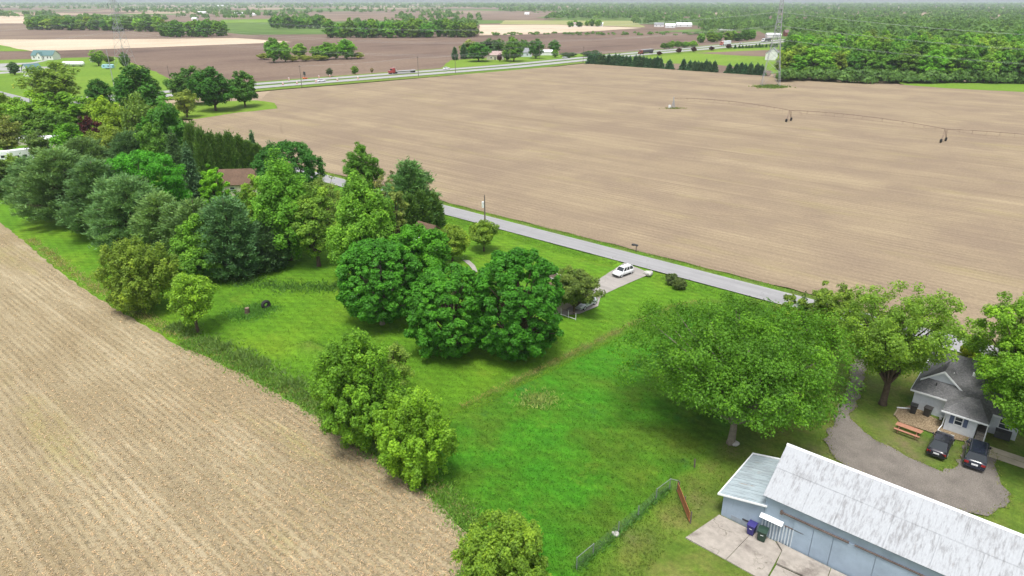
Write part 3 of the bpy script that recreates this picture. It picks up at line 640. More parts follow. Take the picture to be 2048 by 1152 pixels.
GRYR = shingles('grey_shingles', (.25, .26, .28), .2); WMET = paint('white_metal_roof', (.72, .74, .76), .5, .06, .5)
# farm at upper left
hl = G(93, 119, -.44); yw = YAW + .62
fh = gable_house('farmhouse', 'white farmhouse with teal roof at the back of the farm lawn', 'house', hl, yw, 17.5, 8.5, 3.4, 3.4, WHT, TEAL, [(-6.5, 1.9, 1.0, 1.3), (1.2, 1.9, 1.0, 1.3), (4.6, 1.9, 1.0, 1.3), (7.0, 1.9, 1.0, 1.3)], -3.6)
mb = MB(); mb.prism([(-3.0, -.1), (1.0, -.1), (1.0, 3.3), (-1.0, 5.6), (-3.0, 3.3)], 'y', -6.2, -4.0); mb.build('front_wing', WHT, fh)
r = MB(); r.slab([(-1, -6.5, 5.75), (-1, 0, 5.75), (-3.3, 0, 3.1), (-3.3, -6.5, 3.1)], .1); r.slab([(-1, -6.5, 5.75), (1.3, -6.5, 3.1), (1.3, 0, 3.1), (-1, 0, 5.75)], .1); r.build('wing_roof', TEAL, fh); win(fh, -1, -6.2, 1.9, .9, 1.3)
bl = G(67, 152, -.44); gb = thing('gambrel_barn', 'small white gambrel barn with teal roof on the farm lawn', 'barn', bl, YAW - .35 + .45)
pr = [(-3.6, -.1), (3.6, -.1), (3.6, 2.8), (2.6, 5.2), (0, 6.9), (-2.6, 5.2), (-3.6, 2.8)]
MB().prism(pr, 'y', -4, 4).build('wall', WHT, gb)
r = MB()
for a, b2 in (((-3.9, 2.5), (-2.7, 5.3)), ((-2.7, 5.3), (0, 7.05)), ((0, 7.05), (2.7, 5.3)), ((2.7, 5.3), (3.9, 2.5))): r.slab([(a[0], -4.3, a[1] + .05), (b2[0], -4.3, b2[1] + .05), (b2[0], 4.3, b2[1] + .05), (a[0], 4.3, a[1] + .05)], -.12)
r.build('roof', TEAL, gb); win(gb, -1.3, -4, 1.6, .6, .9); win(gb, 1.5, -4, 1.6, .6, .9); win(gb, 0, -4, 5.0, .6, .7)
tk = thing('white_tank', 'long white horizontal tank on cradles on the farm lawn', 'tank', G(148, 133, -.44), .02)
MB().tube([(-7.6, 0, 1.9), (-7.2, 0, 1.9), (-6.6, 0, 1.9), (6.6, 0, 1.9), (7.2, 0, 1.9), (7.6, 0, 1.9)], [.5, 1.15, 1.5, 1.5, 1.15, .5], 16).build('shell', TRIM, tk, True)
for x in (-5, 0, 5): MB().box(x - .25, x + .25, -1.2, 1.2, 0, 1.0).build('cradle', DARK, tk)
tr = thing('blue_trailer', 'pale blue travel trailer parked beside the small trees', 'trailer', G(217, 138, -.44), -.1); BLU = paint('pale_blue_enamel', (.33, .55, .66), .4, .06)
MB().prism([(-3.6, .7), (3.6, .7), (3.6, 2.6), (3.1, 3.0), (-3.0, 3.0), (-3.7, 2.1)], 'y', -1.3, 1.3).build('body', BLU, tr)
for x in (-.6, .6):
    for s in (-1, 1): MB().tube([(x, s * 1.2, .4), (x, s * 1.32, .4)], .4, 12).build('wheel', DARK, tr)
for x in (-2, 1.2): MB().box(x - .5, x + .5, -1.33, -1.29, 1.7, 2.3).build('window', GLS, tr)
gable_house('garden_shed', 'tiny white gabled shed behind the pale tree on the farm lawn', 'shed', G(188, 124, -.44), YAW + .6, 3.6, 3, 1.8, 1.6, WHT, WMET)
sheet('farm_drive', px((-60, 128), (60, 124), (88, 119), (96, 120), (70, 125), (0, 133), (-60, 137)), -.40, CONC); sheet('farm_drive', px((-60, 134), (100, 132), (103, 138), (60, 140), (-60, 140)), -.40, CONC); sheet('farm_drive', px((-60, 146), (60, 139), (66, 142), (-60, 150)), -.40, CONC)
# other buildings
gable_house('brown_roof_house', 'house with plain brown roof among the trees left of the road', 'house', G(512, 380), YAW + .82, 15, 9.5, 2.7, 2.5, CREAM, BRN, [(-4, 1.5, 1, 1)])
gable_house('small_brown_shed', 'small brown roofed shed behind the leafy maples', 'shed', G(856, 482), YAW, 4.2, 3.4, 2.2, 1.3, paint('shed_brown', (.16, .11, .085), .8), BRN, (), 0)
gable_house('small_garage', 'small beige garage mostly hidden behind the right round maple', 'garage', W(-55.6, 74.2), YAW, 4.6, 5.2, 2.3, .8, paint('beige_wall', (.36, .31, .25), .8), BRN, (), -.6)
gable_house('white_roof_home', 'long white roofed mobile home buried in the left trees', 'house', G(110, 292), YAW + .95, 13, 4.6, 2.3, 1.0, CREAM, WMET, [(-3, 1.6, .8, .9)])
gable_house('white_roof_shed', 'small white roofed shed left of the long white roof', 'shed', G(57, 288), YAW + .9, 4.5, 3.6, 2.2, .9, CREAM, WMET)
gable_house('pink_roof_house', 'cream house with faded pink roof beyond the highway', 'house', G(991, 119, -.44), YAW + .65, 13, 8, 3.6, 2.6, CREAM, PNK, [(-3, 1.7, 1, 1.2), (2, 1.7, 1, 1.2)], 0)
gable_house('pale_grey_house', 'pale blue grey house between the trees beyond the highway', 'house', G(1050, 113, -.44), YAW + .65, 11, 8, 3.6, 3.0, siding('pale_siding', (.55, .60, .66)), GRYR, [(-2, 1.7, 1, 1.2), (2, 1.7, 1, 1.2)])
gable_house('white_garage', 'low white garage right of the oval maple beyond the highway', 'garage', G(1093, 110, -.44), YAW + .65, 10, 7, 2.8, 1.4, WHT, WMET)
gable_house('white_gable_house', 'white house with big gable seen through the right transmission tower', 'house', G(1544, 119, -.44), YAW + 1.9, 11, 10, 4.6, 4.2, WHT, GRYR, [(-2.5, 1.7, 1, 1.2), (2.5, 1.7, 1, 1.2)])
gable_house('white_farm_shed', 'low white shed beyond the highway right of the trucks', 'shed', G(1546, 74.5, -.5), YAW + .65, 17, 9, 3.2, 1.8, WHT, WMET)
gable_house('red_barn', 'dark red barn at the edge of the far wood', 'barn', G(1580, 72, -.5), YAW + .65, 16, 10, 4.5, 3, REDB, paint('barn_roof', (.16, .10, .10), .7))
far_b = [(372, 22.5, 26, WMET, 'long white farm shed'), (405, 27, 30, WMET, 'white farm shed'), (390, 41, 12, WMET, 'small white far house'), (478, 29.5, 26, WMET, 'low white far shed'), (508, 31, 12, WMET, 'white far cottage'), (620, 21, 12, GRYR, 'pale far house under trees'), (1122, 28, 22, WMET, 'white gabled far barn'), (1054, 29.5, 14, WMET, 'tiny white far shed'), (1367, 53.5, 26, WMET, 'low white far house'), (1318, 53.5, 16, GRYR, 'grey far house by wood edge'), (1340, 55.5, 16, WMET, 'pale far cottage'), (1454, 60, 26, WMET, 'bright white far shed'), (1150, 53, 14, PNK, 'little far house in copse'), (1200, 52.5, 10, WMET, 'small far cabin in copse'), (712, 55, 14, WMET, 'pale farmhouse in copse'), (1630, 31, 30, WMET, 'white far shed in the woods'), (440, 12, 60, WMET, 'long white far building on horizon')]
for u, v, L, rm, lb in far_b:
    gable_house('far_house', lb + ' in the %s distance' % ('left' if u < 560 else 'middle' if u < 1250 else 'right'), 'building', G(u, v, -.5), YAW + .65 + random.uniform(-.3, .3), L, max(7, L * .45), 3.8, 3.0, WHT, rm, [(-L * .25, 1.8, 1.1, 1.4), (L * .2, 1.8, 1.1, 1.4)])
# ------------------------------------------------------------------ transmission towers and wires
STEEL = paint('galvanised_steel', (.33, .34, .36), .5, .1, 1, .4)
def tower(loc, yaw, hb, h, arms, label):
    o = thing('transmission_tower', label, 'tower', loc, yaw)
    def hwid(z): return hb + (1.5 - hb) * min(1, z / (h * .62)) if z < h * .62 else 1.5 + (.7 - 1.5) * (z - h * .62) / (h * .38)
    lv = [0, .17, .30, .41, .50, .56, .62, .68, .74, .80, .86, .92, 1.0]
    for sx in (-1, 1):
        for sy in (-1, 1): MB().tube([(sx * hwid(q * h), sy * hwid(q * h), q * h) for q in lv], .10, 4).build('leg', STEEL, o)
    br = MB(); r = .05
    for a, b in zip(lv[:-1], lv[1:]):
        za, zb = a * h, b * h; wa, wb = hwid(za), hwid(zb)
        c4a = [(wa, wa), (-wa, wa), (-wa, -wa), (wa, -wa)]; c4b = [(wb, wb), (-wb, wb), (-wb, -wb), (wb, -wb)]
        for k in range(4):
            k2 = (k + 1) % 4
            if a == 0:
                m_ = ((c4b[k][0] + c4b[k2][0]) / 2, (c4b[k][1] + c4b[k2][1]) / 2, zb)
                br.tube([(*c4a[k], za), m_], r, 4); br.tube([(*c4a[k2], za), m_], r, 4)
            else:
                br.tube([(*c4a[k], za), (*c4b[k2], zb)], r, 4); br.tube([(*c4a[k2], za), (*c4b[k], zb)], r, 4)
            br.tube([(*c4b[k], zb), (*c4b[k2], zb)], r, 4)
    br.build('bracing', STEEL, o)
    for z, hl_ in arms:
        ar = MB(); w0 = hwid(z)
        for s in (-1, 1):
            for yy in (-w0, w0): ar.tube([(0, yy, z), (s * hl_, 0, z)], .09, 4); ar.tube([(s * w0, yy, z + 1.8), (s * hl_, 0, z)], .07, 4)
            ar.tube([(s * hl_ * .55, -w0 * .4, z), (s * hl_ * .55, w0 * .4, z)], .06, 4)
        ar.build('crossarm', STEEL, o)
        for s in (-1, 1): MB().tube([(s * hl_, 0, z), (s * hl_, 0, z - 1.6)], .12, 6).build('insulator', GLS, o)
    return o
T2 = G(1540, 172); T1 = G(253, 137, -.44)
wdir = (T2 - T1); wdir.z = 0; wdir.normalize(); wy = math.atan2(wdir.y, wdir.x) + math.pi / 2
ARM1 = [(25, 4.6), (31.5, 5.6), (38, 4.2)]
tower(T2, wy, 4.6, 42.5, ARM1, 'lattice steel transmission tower standing in the stubble field at right')
tower(T1, wy, 4.8, 46, [(25, 5), (33, 6.4), (40.5, 4.6)], 'lattice steel transmission tower at left behind the farm lawn')
WIRE = paint('aluminium_wire', (.42, .44, .46), .5, .05)
def wire(name, a, b, sag, r, label, group):
    pts = []
    for i in range(25):
        k = i / 24; q = Vector(a).lerp(Vector(b), k); q.z -= 4 * sag * k * (1 - k); pts.append(q)
    o = MB().tube(pts, r, 4).build(name, WIRE); tag(o, label, 'wire', group); return o
T3 = T2 + wdir * 400; T0_ = T1 - wdir * 380; side = Vector((-wdir.y, wdir.x, 0))
for lvn, (z1, h1), (z2, h2) in zip(('bottom', 'middle', 'top'), [(25, 5), (33, 6.4), (40.5, 4.6)], ARM1):
    for s in (-1, 1):
        sdn = lvn + (' nearer' if (side * s).y < 0 else ' farther')
        wire('power_line', T1 + side * s * h1 + Vector((0, 0, z1 - 1.6)), T2 + side * s * h2 + Vector((0, 0, z2 - 1.6)), 11.5, .02, sdn + ' high voltage wire strung between the two lattice towers', 'wires between the lattice towers')
        wire('power_line', T2 + side * s * h2 + Vector((0, 0, z2 - 1.6)), T3 + side * s * h2 + Vector((0, 0, z2 - 1.6)), 12, .02, sdn + ' high voltage wire running from the right tower past the wood', 'wires right of the right tower')
        wire('power_line', T0_ + side * s * h1 + Vector((0, 0, z1 - 1.6)), T1 + side * s * h1 + Vector((0, 0, z1 - 1.6)), 11, .02, sdn + ' high voltage wire running from the left tower out of view', 'wires left of the left tower')
# ------------------------------------------------------------------ utility poles
POLE = paint('weathered_pole', (.15, .125, .105), .9, .25, 1.5)
def upole(loc, yaw, h, label, can=False, arm=True):
    o = thing('utility_pole', label, 'pole', loc, yaw); MB().tube([(0, 0, -.1), (0, 0, h)], [.17, .11], 8).build('post', POLE, o)
    if arm: MB().box(-1.1, 1.1, -.06, .06, h - .7, h - .56).build('crossarm', POLE, o)
    if can:
        MB().tube([(-.42, 0, h - 2.4), (-.42, 0, h - 1.25)], .27, 10).build('transformer', TRIM, o); MB().box(-.3, 0, -.05, .05, h - 1.6, h - 1.5).build('bracket', DARK, o)
        MB().tube([(0, 0, h), (0, 0, h + .25)], .05).build('insulator', DARK, o)
    return o
pb = G(970, 455); upole((pb.x, pb.y, 0), YAW, HGT(pb.x, pb.y, 392), 'wooden utility pole with pale transformer beside the county road', True, False)
hp = [(343, 178), (604, 176.5), (837, 153), (911, 147), (1020, 128), (1079, 118), (1166, 126)]
pl = []
names = ['left of the leaning tree', 'near the traffic barrels', 'just right of the flatbed truck', 'beyond the white car', 'before the farmstead drive', 'in front of the oval maple', 'at the left end of the spruces']
for (u, v), nm_ in zip(hp, names):
    q = G(u, v, -.3); upole(q, YAW + math.pi / 2 + math.pi / 2, 11.5, 'thin utility pole by the highway ' + nm_); pl.append(q + Vector((0, 0, 11)))
for wi, (a, b) in enumerate(zip(pl[1:-1], pl[2:])):
    wire('power_line', a, b, .8, .025, 'thin overhead wire along the highway, %s span from the left' % ['first', 'second', 'third', 'fourth', 'fifth', 'sixth'][wi], 'wires along the highway')
lp = G(229, 175, -.44); tag(MB().tube([(lp.x, lp.y, -.44), (lp.x, lp.y, 19)], [.22, .12], 8).build('pale_mast', STEEL), 'slender pale mast in front of the left lattice tower', 'mast')
# ------------------------------------------------------------------ centre pivot irrigator
IR = paint('rusty_galvanised', (.20, .14, .11), .7, .35, 1.2); TYRE = paint('tyre_rubber', (.025, .025, .026), .9, .2, 3)
W1, W2 = G(1577, 243), G(1886, 284); W3 = W2 + (W2 - W1).normalized() * 54 + Vector((6, 0, 0))
irr = thing('irrigator', 'centre pivot irrigator with long pipe spanning the stubble field', 'irrigator', (PIV.x, PIV.y, 0.03))
ph = 4.1
def L_(q, z=0): return Vector((q.x - PIV.x, q.y - PIV.y, z))
MB().tube([(0, 0, 0), (0, 0, ph + .4)], .2, 8).build('pivot_column', STEEL, irr)
mb = MB()
for a in range(4): mb.tube([(1.1 * math.cos(a * 1.571 + .7), 1.1 * math.sin(a * 1.571 + .7), 0), (.1, 0, ph - .4)], .07, 4)
mb.build('pivot_frame', STEEL, irr); MB().box(-1.9, -1.1, -.4, .4, 0, 1.2).build('control_box', TRIM, irr)
nodes = [L_(PIV, ph), L_(W1, ph), L_(W2, ph), L_(W3, ph)]
for a, b in zip(nodes[:-1], nodes[1:]):
    pts = []; dirv = (b - a).normalized(); sd_ = Vector((-dirv.y, dirv.x, 0))
    for i in range(17): kk = i / 16; q = a.lerp(b, kk); q.z += 1.0 * 4 * kk * (1 - kk); pts.append(q)
    MB().tube(pts, .085, 6).build('pipe', IR, irr)
    tr_ = MB(); low = []
    for i in range(1, 8):
        q = pts[i * 2].copy(); ql = q - Vector((0, 0, 1.15)); 
        for s in (-1, 1): tr_.tube([q, ql + sd_ * s * .75], .03, 4)
        low.append(ql)
    for s in (-1, 1): tr_.tube([a] + [q + sd_ * s * .75 for q in low] + [b], .022, 4)
    tr_.build('truss', IR, irr)
    dr = MB()
    for i in range(1, 16, 2): q = pts[i]; dr.tube([q, q + sd_ * .5 + Vector((0, 0, .2)), q + sd_ * .7 - Vector((0, 0, 1.6))], .025, 4)
    dr.build('sprinkler_drop', IR, irr)
    tv = b.copy(); lat = sd_
    tw = MB(); top = tv
    for s in (-1, 1):
        ft = Vector((tv.x, tv.y, .75)) + lat * s * 2.1
        for e in (-.35, .35): tw.tube([top + dirv * e, ft], .07, 4)
    tw.tube([Vector((tv.x, tv.y, .75)) - lat * 2.1, Vector((tv.x, tv.y, .75)) + lat * 2.1], .09, 4)
    tw.build('drive_tower', IR, irr)
    for s in (-1, 1):
        c = Vector((tv.x, tv.y, .62)) + lat * s * 2.1; whl = MB().tube([c - dirv * .2, c + dirv * .2], .62, 14).build('wheel', TYRE, irr)

# ------------------------------------------------------------------ trees
def unit(a): return a / np.maximum(np.linalg.norm(a, axis=-1, keepdims=True), 1e-6)
def leaf_quads(c, n, L, Wd, axis=None, rng=RNG):
    """diamond leaf sprays: centre c, normal n, half length L, half width Wd"""
    if axis is None: axis = rng.normal(size=c.shape)
    a = unit(axis - n * np.sum(axis * n, -1, keepdims=True)) * L[:, None]; b = unit(np.cross(n, a)) * Wd[:, None]
    return np.stack([c + a * 1.2, c - a * .6 + b, c - a * .6 - b], 1).reshape(-1, 3)
def trunk_mesh(name, h, r, limbs, rng, lean=.03):
    mb = MB(); k = 6; top = h
    P = [Vector((rng.normal() * lean * h * i / k, rng.normal() * lean * h * i / k, top * i / k)) for i in range(k + 1)]; P[0] = Vector((0, 0, -.3))
    mb.tube([P[0], Vector((0, 0, .35))] + P[1:], [r * 1.45, r * 1.02] + [r * (1 - .8 * (i / k)) for i in range(1, k + 1)], 8)
    for (f, e) in limbs:
        q = Vector((0, 0, 0)); x = f * k; i = min(int(x), k - 1); a = P[i].lerp(P[i + 1], x - i); e = Vector(e)
        mid = a.lerp(e, .5) + Vector((0, 0, (e - a).length * .08)) + Vector(rng.normal(size=3) * (e - a).length * .04)
        r0 = r * (1 - .75 * f) * .55; mb.tube([a, mid, e], [r0, r0 * .6, r0 * .18], 5, False)
    return mb.mesh(name, True)
def deciduous(seed, h, R, cb=.14, ncl=150, nlf=122, leaf=0.210, shape='round', clump=.17, dense=1.0, upright=.0, spread=.35, shift=(0, 0)):
    """returns (trunk mesh, crown mesh) of a broadleaf tree of height h, crown radius R"""
    rng = np.random.default_rng(seed); z0 = h * cb; hz = (h - z0) / 2; zc = z0 + hz
    ndir = 0; cen = []
    ph = rng.uniform(0, 6.28, 6); am = rng.uniform(.04, .13, 6)
    d = unit(rng.normal(size=(ncl * 3, 3)))
    rf = rng.uniform(0, 1, len(d)) ** spread
    rf = np.clip(rf, .25, 1.0)
    az = np.arctan2(d[:, 1], d[:, 0]); lob = 1 + am[0] * np.sin(2 * az + ph[0]) + am[1] * np.sin(3 * az + ph[1] + 2 * d[:, 2]) + am[2] * np.sin(5 * az + ph[2] - 3 * d[:, 2]) + am[3] * np.sin(4 * d[:, 2] + ph[3] + az)
    zz = d[:, 2] * rf
    rad = np.ones_like(zz)
    if shape == 'vase': rad = .42 + .58 * np.clip((zz + 1) / 1.25, 0, 1)
    elif shape == 'oval': rad = np.where(zz < 0, 1 + .12 * zz, 1 - .12 * zz)
    elif shape == 'dome': rad = np.where(zz < 0, 1.0 + .1 * zz, 1.0)
    elif shape == 'pyramid': rad = np.clip(1.0 - .42 * (zz + .2), .35, 1.15)
    elif shape == 'column': rad = 1 - .15 * np.abs(zz)
    ex = d[:, :2] * (rf * lob * rad)[:, None]
    if shape == 'dome':   # flat underside
        zz = np.where(zz < -.35, -.35 + (zz + .35) * .55, zz)
    cen = np.stack([ex[:, 0] * R, ex[:, 1] * R, zc + zz * hz * (1 + .5 * (lob - 1))], -1)
    if shape == 'dense':   # closed dome of small clumps reaching the grass
        zn = rng.uniform(-.96, 1, len(d)); rf = np.where(rng.uniform(size=len(d)) < .8, rng.uniform(.88, 1.0, len(d)), rng.uniform(.5, .88, len(d)))
        pr_ = np.where(zn > 0, (1 - np.abs(zn) ** 2.5) ** .5, (1 - np.abs(zn) ** 4) ** .5)
        lob = 1 + am[0] * np.sin(2 * az + ph[0]) + am[1] * .8 * np.sin(3 * az + ph[1] + 3 * zn) + .07 * np.sin(5 * az + ph[2] + 4 * zn) + .05 * np.sin(9 * az - 6 * zn + ph[4])
        cen = np.stack([np.cos(az) * pr_ * rf * lob * R, np.sin(az) * pr_ * rf * lob * R, zc + zn * hz * (.6 + .4 * rf)], -1)
    cen[:, 0] += shift[0]; cen[:, 1] += shift[1]
    # keep clusters apart
    keep = []; mind = R * clump * .95
    grid = cen[rng.permutation(len(cen))]
    for q in grid:
        if all((q[0] - k[0]) ** 2 + (q[1] - k[1]) ** 2 + (q[2] - k[2]) ** 2 > mind * mind for k in keep): keep.append(q)
        if len(keep) >= ncl: break
    cen = np.array(keep); nc = len(cen)
    cr = R * clump * rng.uniform(.6, 1.0, nc) * rng.choice([1.0, 1.0, 1.5, 1.9], nc) if shape == 'dense' else R * clump * rng.uniform(.7, 1.5, nc)
    cnt = np.maximum(8, (nlf * (cr / (R * clump)) ** 2 * rng.uniform(.6, 1.25, nc) * dense * 1.5)).astype(int)
    idx = np.repeat(np.arange(nc), cnt); n = len(idx)
    dl = unit(rng.normal(size=(n, 3)) + np.array([0, 0, .25])); rr = rng.uniform(0, 1, n) ** .42
    out = unit(cen - np.array([0, 0, zc - hz * .4])); 
    p = cen[idx] + dl * (rr * cr[idx])[:, None] * np.array([1, 1, .8 + upright])
    if upright: p += out[idx] * (rng.uniform(0, 1, n) ** 2 * cr[idx] * upright)[:, None]
    nm = unit(dl * .6 + out[idx] * .35 + np.array([0, 0, .55]) + rng.normal(size=(n, 3)) * .5)
    L = leaf * .86 * rng.uniform(.6, 1.4, n); q = leaf_quads(p, nm, L, L * rng.uniform(.6, .9, n), None, rng)
    tint = np.clip(.48 + rng.normal(size=nc)[idx] * .15 + rng.normal(size=n) * .17, 0, 1)
    crown = np_mesh('crown', q, 3, tint)
    nl = min(nc, 46); li = rng.choice(nc, nl, replace=False); limbs = []
    for j in li:
        c = cen[j]; f = np.clip((c[2] / h) * .55 + rng.uniform(-.08, .05) - .12 * np.hypot(c[0], c[1]) / R, max(.16, cb * .9), .9); limbs.append((float(f), tuple(c * np.array([.97, .97, 1]) - np.array([0, 0, cr[j] * .2]))))
    return trunk_mesh('trunk', h * .82, max(.12, .022 * h + .012 * R), limbs, rng), crown
def conifer(seed, h, R, style='pine', dens=1.0, leaf=.30):
    rng = np.random.default_rng(seed); C = []; AX = []; NM = []; TI = []
    nw = int(h / (.62 if style != 'pine' else .85)); limbs = []
    for w in range(nw):
        z = h * (.05 + .93 * w / nw); k = z / h
        if style == 'pine': rr = R * 1.12 * min(1.0, .80 + 1.2 * k) * (1 - max(0, k - .05) ** 1.9) ** .85
        elif style == 'spruce': rr = R * (1 - k) ** .92 + .12
        else: rr = R * (1 - k ** 2.6) ** .75
        nb = int((9 if style == 'pine' else 11) * (0.5 + .7 * rr / R)) + 3; a0 = rng.uniform(0, 6.28)
        for b in range(nb):
            a = a0 + 6.283 * b / nb + rng.normal() * .16; l = rr * (rng.uniform(.72, 1.12) if style != 'pine' else rng.uniform(.66, 1.18))
            rise = (.22 if style == 'pine' else -.18 if style == 'spruce' else .35) + rng.normal() * .08
            u = np.array([math.cos(a), math.sin(a), 0.]); 
            tipz = z + rise * l
            if rng.uniform() < .35: limbs.append((min(.97, k), tuple(u * l * .85 + np.array([0, 0, max(.2, tipz)]))))
            ns_ = max(2, int(l / .55)); bt = rng.normal() * .12
            for j in range(ns_):
                f = (.38 if style != 'arbor' else .6) + (.62 if style != 'arbor' else .4) * (j + rng.uniform(0, .8)) / ns_; base = u * l * f + np.array([0, 0, z + rise * l * f])
                m = max(3, int((21 if style == 'pine' else 15) * dens * (.7 + .5 * f))); wd = (.30 if style == 'pine' else .22) * (1.25 - f * .6) * min(R, 3.2) * .55
                off = rng.normal(size=(m, 3)) * np.array([wd, wd, .26 if style == 'pine' else .16 if style != 'arbor' else .5])
                C.append(base + off); side = unit(off + u * .9 * wd + 1e-3)
                up = .55 if style == 'pine' else -.1 if style == 'spruce' else 1.3
                AX.append(u * .7 + side * .5 + np.array([0, 0, up]) + rng.normal(size=(m, 3)) * .35)
                NM.append(rng.normal(size=(m, 3)) * .5 + np.array([0, 0, .8]) + u * .4)
                TI.append(np.clip(.47 + bt + rng.normal(size=m) * .14, 0, 1))
    # leader tuft
    m = 26; C.append(rng.normal(size=(m, 3)) * np.array([.22, .22, .5]) + np.array([0, 0, h * .985])); AX.append(rng.normal(size=(m, 3)) * .5 + np.array([0, 0, 1.])); NM.append(rng.normal(size=(m, 3))); TI.append(np.full(m, .5))
    C = np.concatenate(C); AX = unit(np.concatenate(AX)); NM = unit(np.concatenate(NM)); TI = np.concatenate(TI)
    NM = unit(NM - AX * np.sum(AX * NM, -1, keepdims=True)); C[:, 2] = np.maximum(C[:, 2], .12)
    L = leaf * rng.uniform(.7, 1.3, len(C)); q = leaf_quads(C, NM, L, L * (.34 if style == 'pine' else .42 if style == 'spruce' else .5), AX, rng)
    crown = np_mesh('crown', q, 3, TI)
    if len(limbs) > 60: limbs = [limbs[i] for i in rng.choice(len(limbs), 60, replace=False)]
    return trunk_mesh('trunk', h * .97, .018 * h + .05, limbs, rng, .005), crown
FB = 2.05; TREES = []
def plant(mesh2, name, label, pos, scale=(1, 1, 1), rz=0.0, col=(.05, .15, .02), needle=False, bark=None, group=None, cat='tree'):
    o = thing(name, label, cat, pos, rz, group); tm, cm = mesh2
    a = bpy.data.objects.new('trunk', tm); COL.objects.link(a); a.parent = o
    b = bpy.data.objects.new('crown', cm); COL.objects.link(b); b.parent = o
    if not tm.materials: tm.materials.append(bark or BARK)
    if not cm.materials: cm.materials.append(NEEDLE if needle else LEAF)
    fb = FB * (1.5 if needle else 1.0); b.color = (col[0] * fb * (1.0 if needle or col[0] > .1 else 1.06), col[1] * fb, col[2] * fb * .75, 1); o.scale = scale; TREES.append(o); return o
def spot(u, vb, vt, w, z=0.0):
    q = G(u, vb, z); h = HGT(q.x, q.y, vt) - z; dmid = DEP(q.x, q.y, z + h * .55); return q, h, w * .5 * dmid / F
def hero(u, vb, vt, w, label, col, seed, name='leafy_tree', hf=1.0, bark=None, z=0.0, **kw):
    q, h, R = spot(u, vb, vt, w, z)
    if q.y < 72: kw['leaf'] = kw['leaf'] * .80; kw['nlf'] = int(kw['nlf'] * 1.5)
    return plant(deciduous(seed, h * hf, R * .93, **kw), name, label, q, (1, 1, 1), 0.0 if 'shift' in kw else random.uniform(0, 6.28), col, bark=bark)
def cone(u, vb, vt, w, label, col, seed, name='pine_tree', style='pine', z=0.0, **kw):
    q, h, R = spot(u, vb, vt, w, z); return plant(conifer(seed, h, R, style, **kw), name, label, q, (1, 1, 1), random.uniform(0, 6.28), col, True)
MAP1 = (.030, .125, .012); MAP2 = (.046, .160, .012); LG = (.078, .185, .022); YG = (.150, .235, .022); OLV = (.125, .150, .030); MID = (.052, .140, .018); DKG = (.028, .095, .014)
PINE = (.050, .094, .040); SPR = (.030, .066, .036); ARB = (.034, .068, .018); PUR = (.036, .011, .016)
# ---- library trees for the background
LIB = {}
def lib(kind, i):
    k = (kind, i)
    if k not in LIB:
        sd_ = 900 + hash_(kind) * 17 + i
        if kind == 'round': LIB[k] = deciduous(sd_, 14, 5.6, cb=.08, ncl=110, nlf=56, leaf=.40, shape='dome', clump=.21, spread=.3)
        elif kind == 'oval': LIB[k] = deciduous(sd_, 16, 4.8, cb=.08, ncl=110, nlf=54, leaf=.38, shape='oval', clump=.23, spread=.32)
        elif kind == 'airy': LIB[k] = deciduous(sd_, 13, 5.0, cb=.15, ncl=100, nlf=34, leaf=.34, shape='vase', clump=.2, spread=.45)
        elif kind == 'spruce': LIB[k] = conifer(sd_, 7, 2.3, 'spruce', 1.1, .36)
        elif kind == 'pine': LIB[k] = conifer(sd_, 12, 4.0, 'pine', .7, .5)
        elif kind == 'arbor': LIB[k] = conifer(sd_, 9, 1.9, 'arbor', 1.0, .3)
        elif kind == 'wood': LIB[k] = deciduous(sd_, 18, 5.5, cb=.0, ncl=100, nlf=44, leaf=.56, shape='oval', clump=.22, spread=.28)
    return LIB[k]
def hash_(s): return {'round': 1, 'oval': 2, 'airy': 3, 'spruce': 4, 'pine': 5, 'wood': 6, 'arbor': 7}[s]
LH = {'round': (14, 5.6), 'oval': (16, 4.8), 'airy': (13, 5.0), 'spruce': (7, 2.3), 'pine': (12, 4.0), 'wood': (18, 5.5), 'arbor': (9, 1.9)}
ORD = ['first', 'second', 'third', 'fourth', 'fifth', 'sixth', 'seventh', 'eighth', 'ninth', 'tenth', 'eleventh', 'twelfth', 'thirteenth', 'fourteenth', 'fifteenth', 'sixteenth', 'seventeenth', 'eighteenth', 'nineteenth', 'twentieth']
def nth(k): return ORD[k] if k < 20 else ('twenty ' + ORD[k - 20] if k < 29 else 'thirtieth' if k == 29 else 'thirty ' + ORD[k - 30])
def bgt(u, vb, vt, w, kind, label, col, name='leafy_tree', z=0.0, i=None, group=None):
    q, h, R = spot(u, vb, vt, w, z); H0, R0_ = LH[kind]; i = random.randrange(3) if i is None else i
    return plant(lib(kind, i), name, label, q, (R / R0_, R / R0_, h / H0), random.uniform(0, 6.28), col, kind in ('spruce', 'pine', 'arbor'), group=group)
def jc(c, a=.22): k = random.uniform(1 - a, 1 + a); return (c[0] * k * random.uniform(.85, 1.2), c[1] * k, c[2] * k)
# ---- centre maples
hero(1034, 710, 504, 182, 'round dense deep green maple, right of the touching pair in the middle lawn', MAP1, 11, 'maple_tree', cb=.03, ncl=520, nlf=66, leaf=.185, shape='dense', clump=.085)
hero(902, 702, 536, 170, 'round dense green maple, left of the touching pair in the middle lawn', (.034, .132, .012), 12, 'maple_tree', cb=.03, ncl=460, nlf=66, leaf=.185, shape='dense', clump=.09)
hero(765, 648, 484, 160, 'round green maple with short visible trunk left of the touching pair', (.034, .135, .013), 13, 'maple_tree', cb=.10, ncl=520, nlf=62, leaf=.19, shape='dense', clump=.092, bark=BARKL)
hero(843, 605, 454, 138, 'brighter green maple behind the maple with the visible trunk', MAP2, 14, 'maple_tree', cb=.1, ncl=190, nlf=101, leaf=0.210, shape='round', clump=.16, spread=.3)
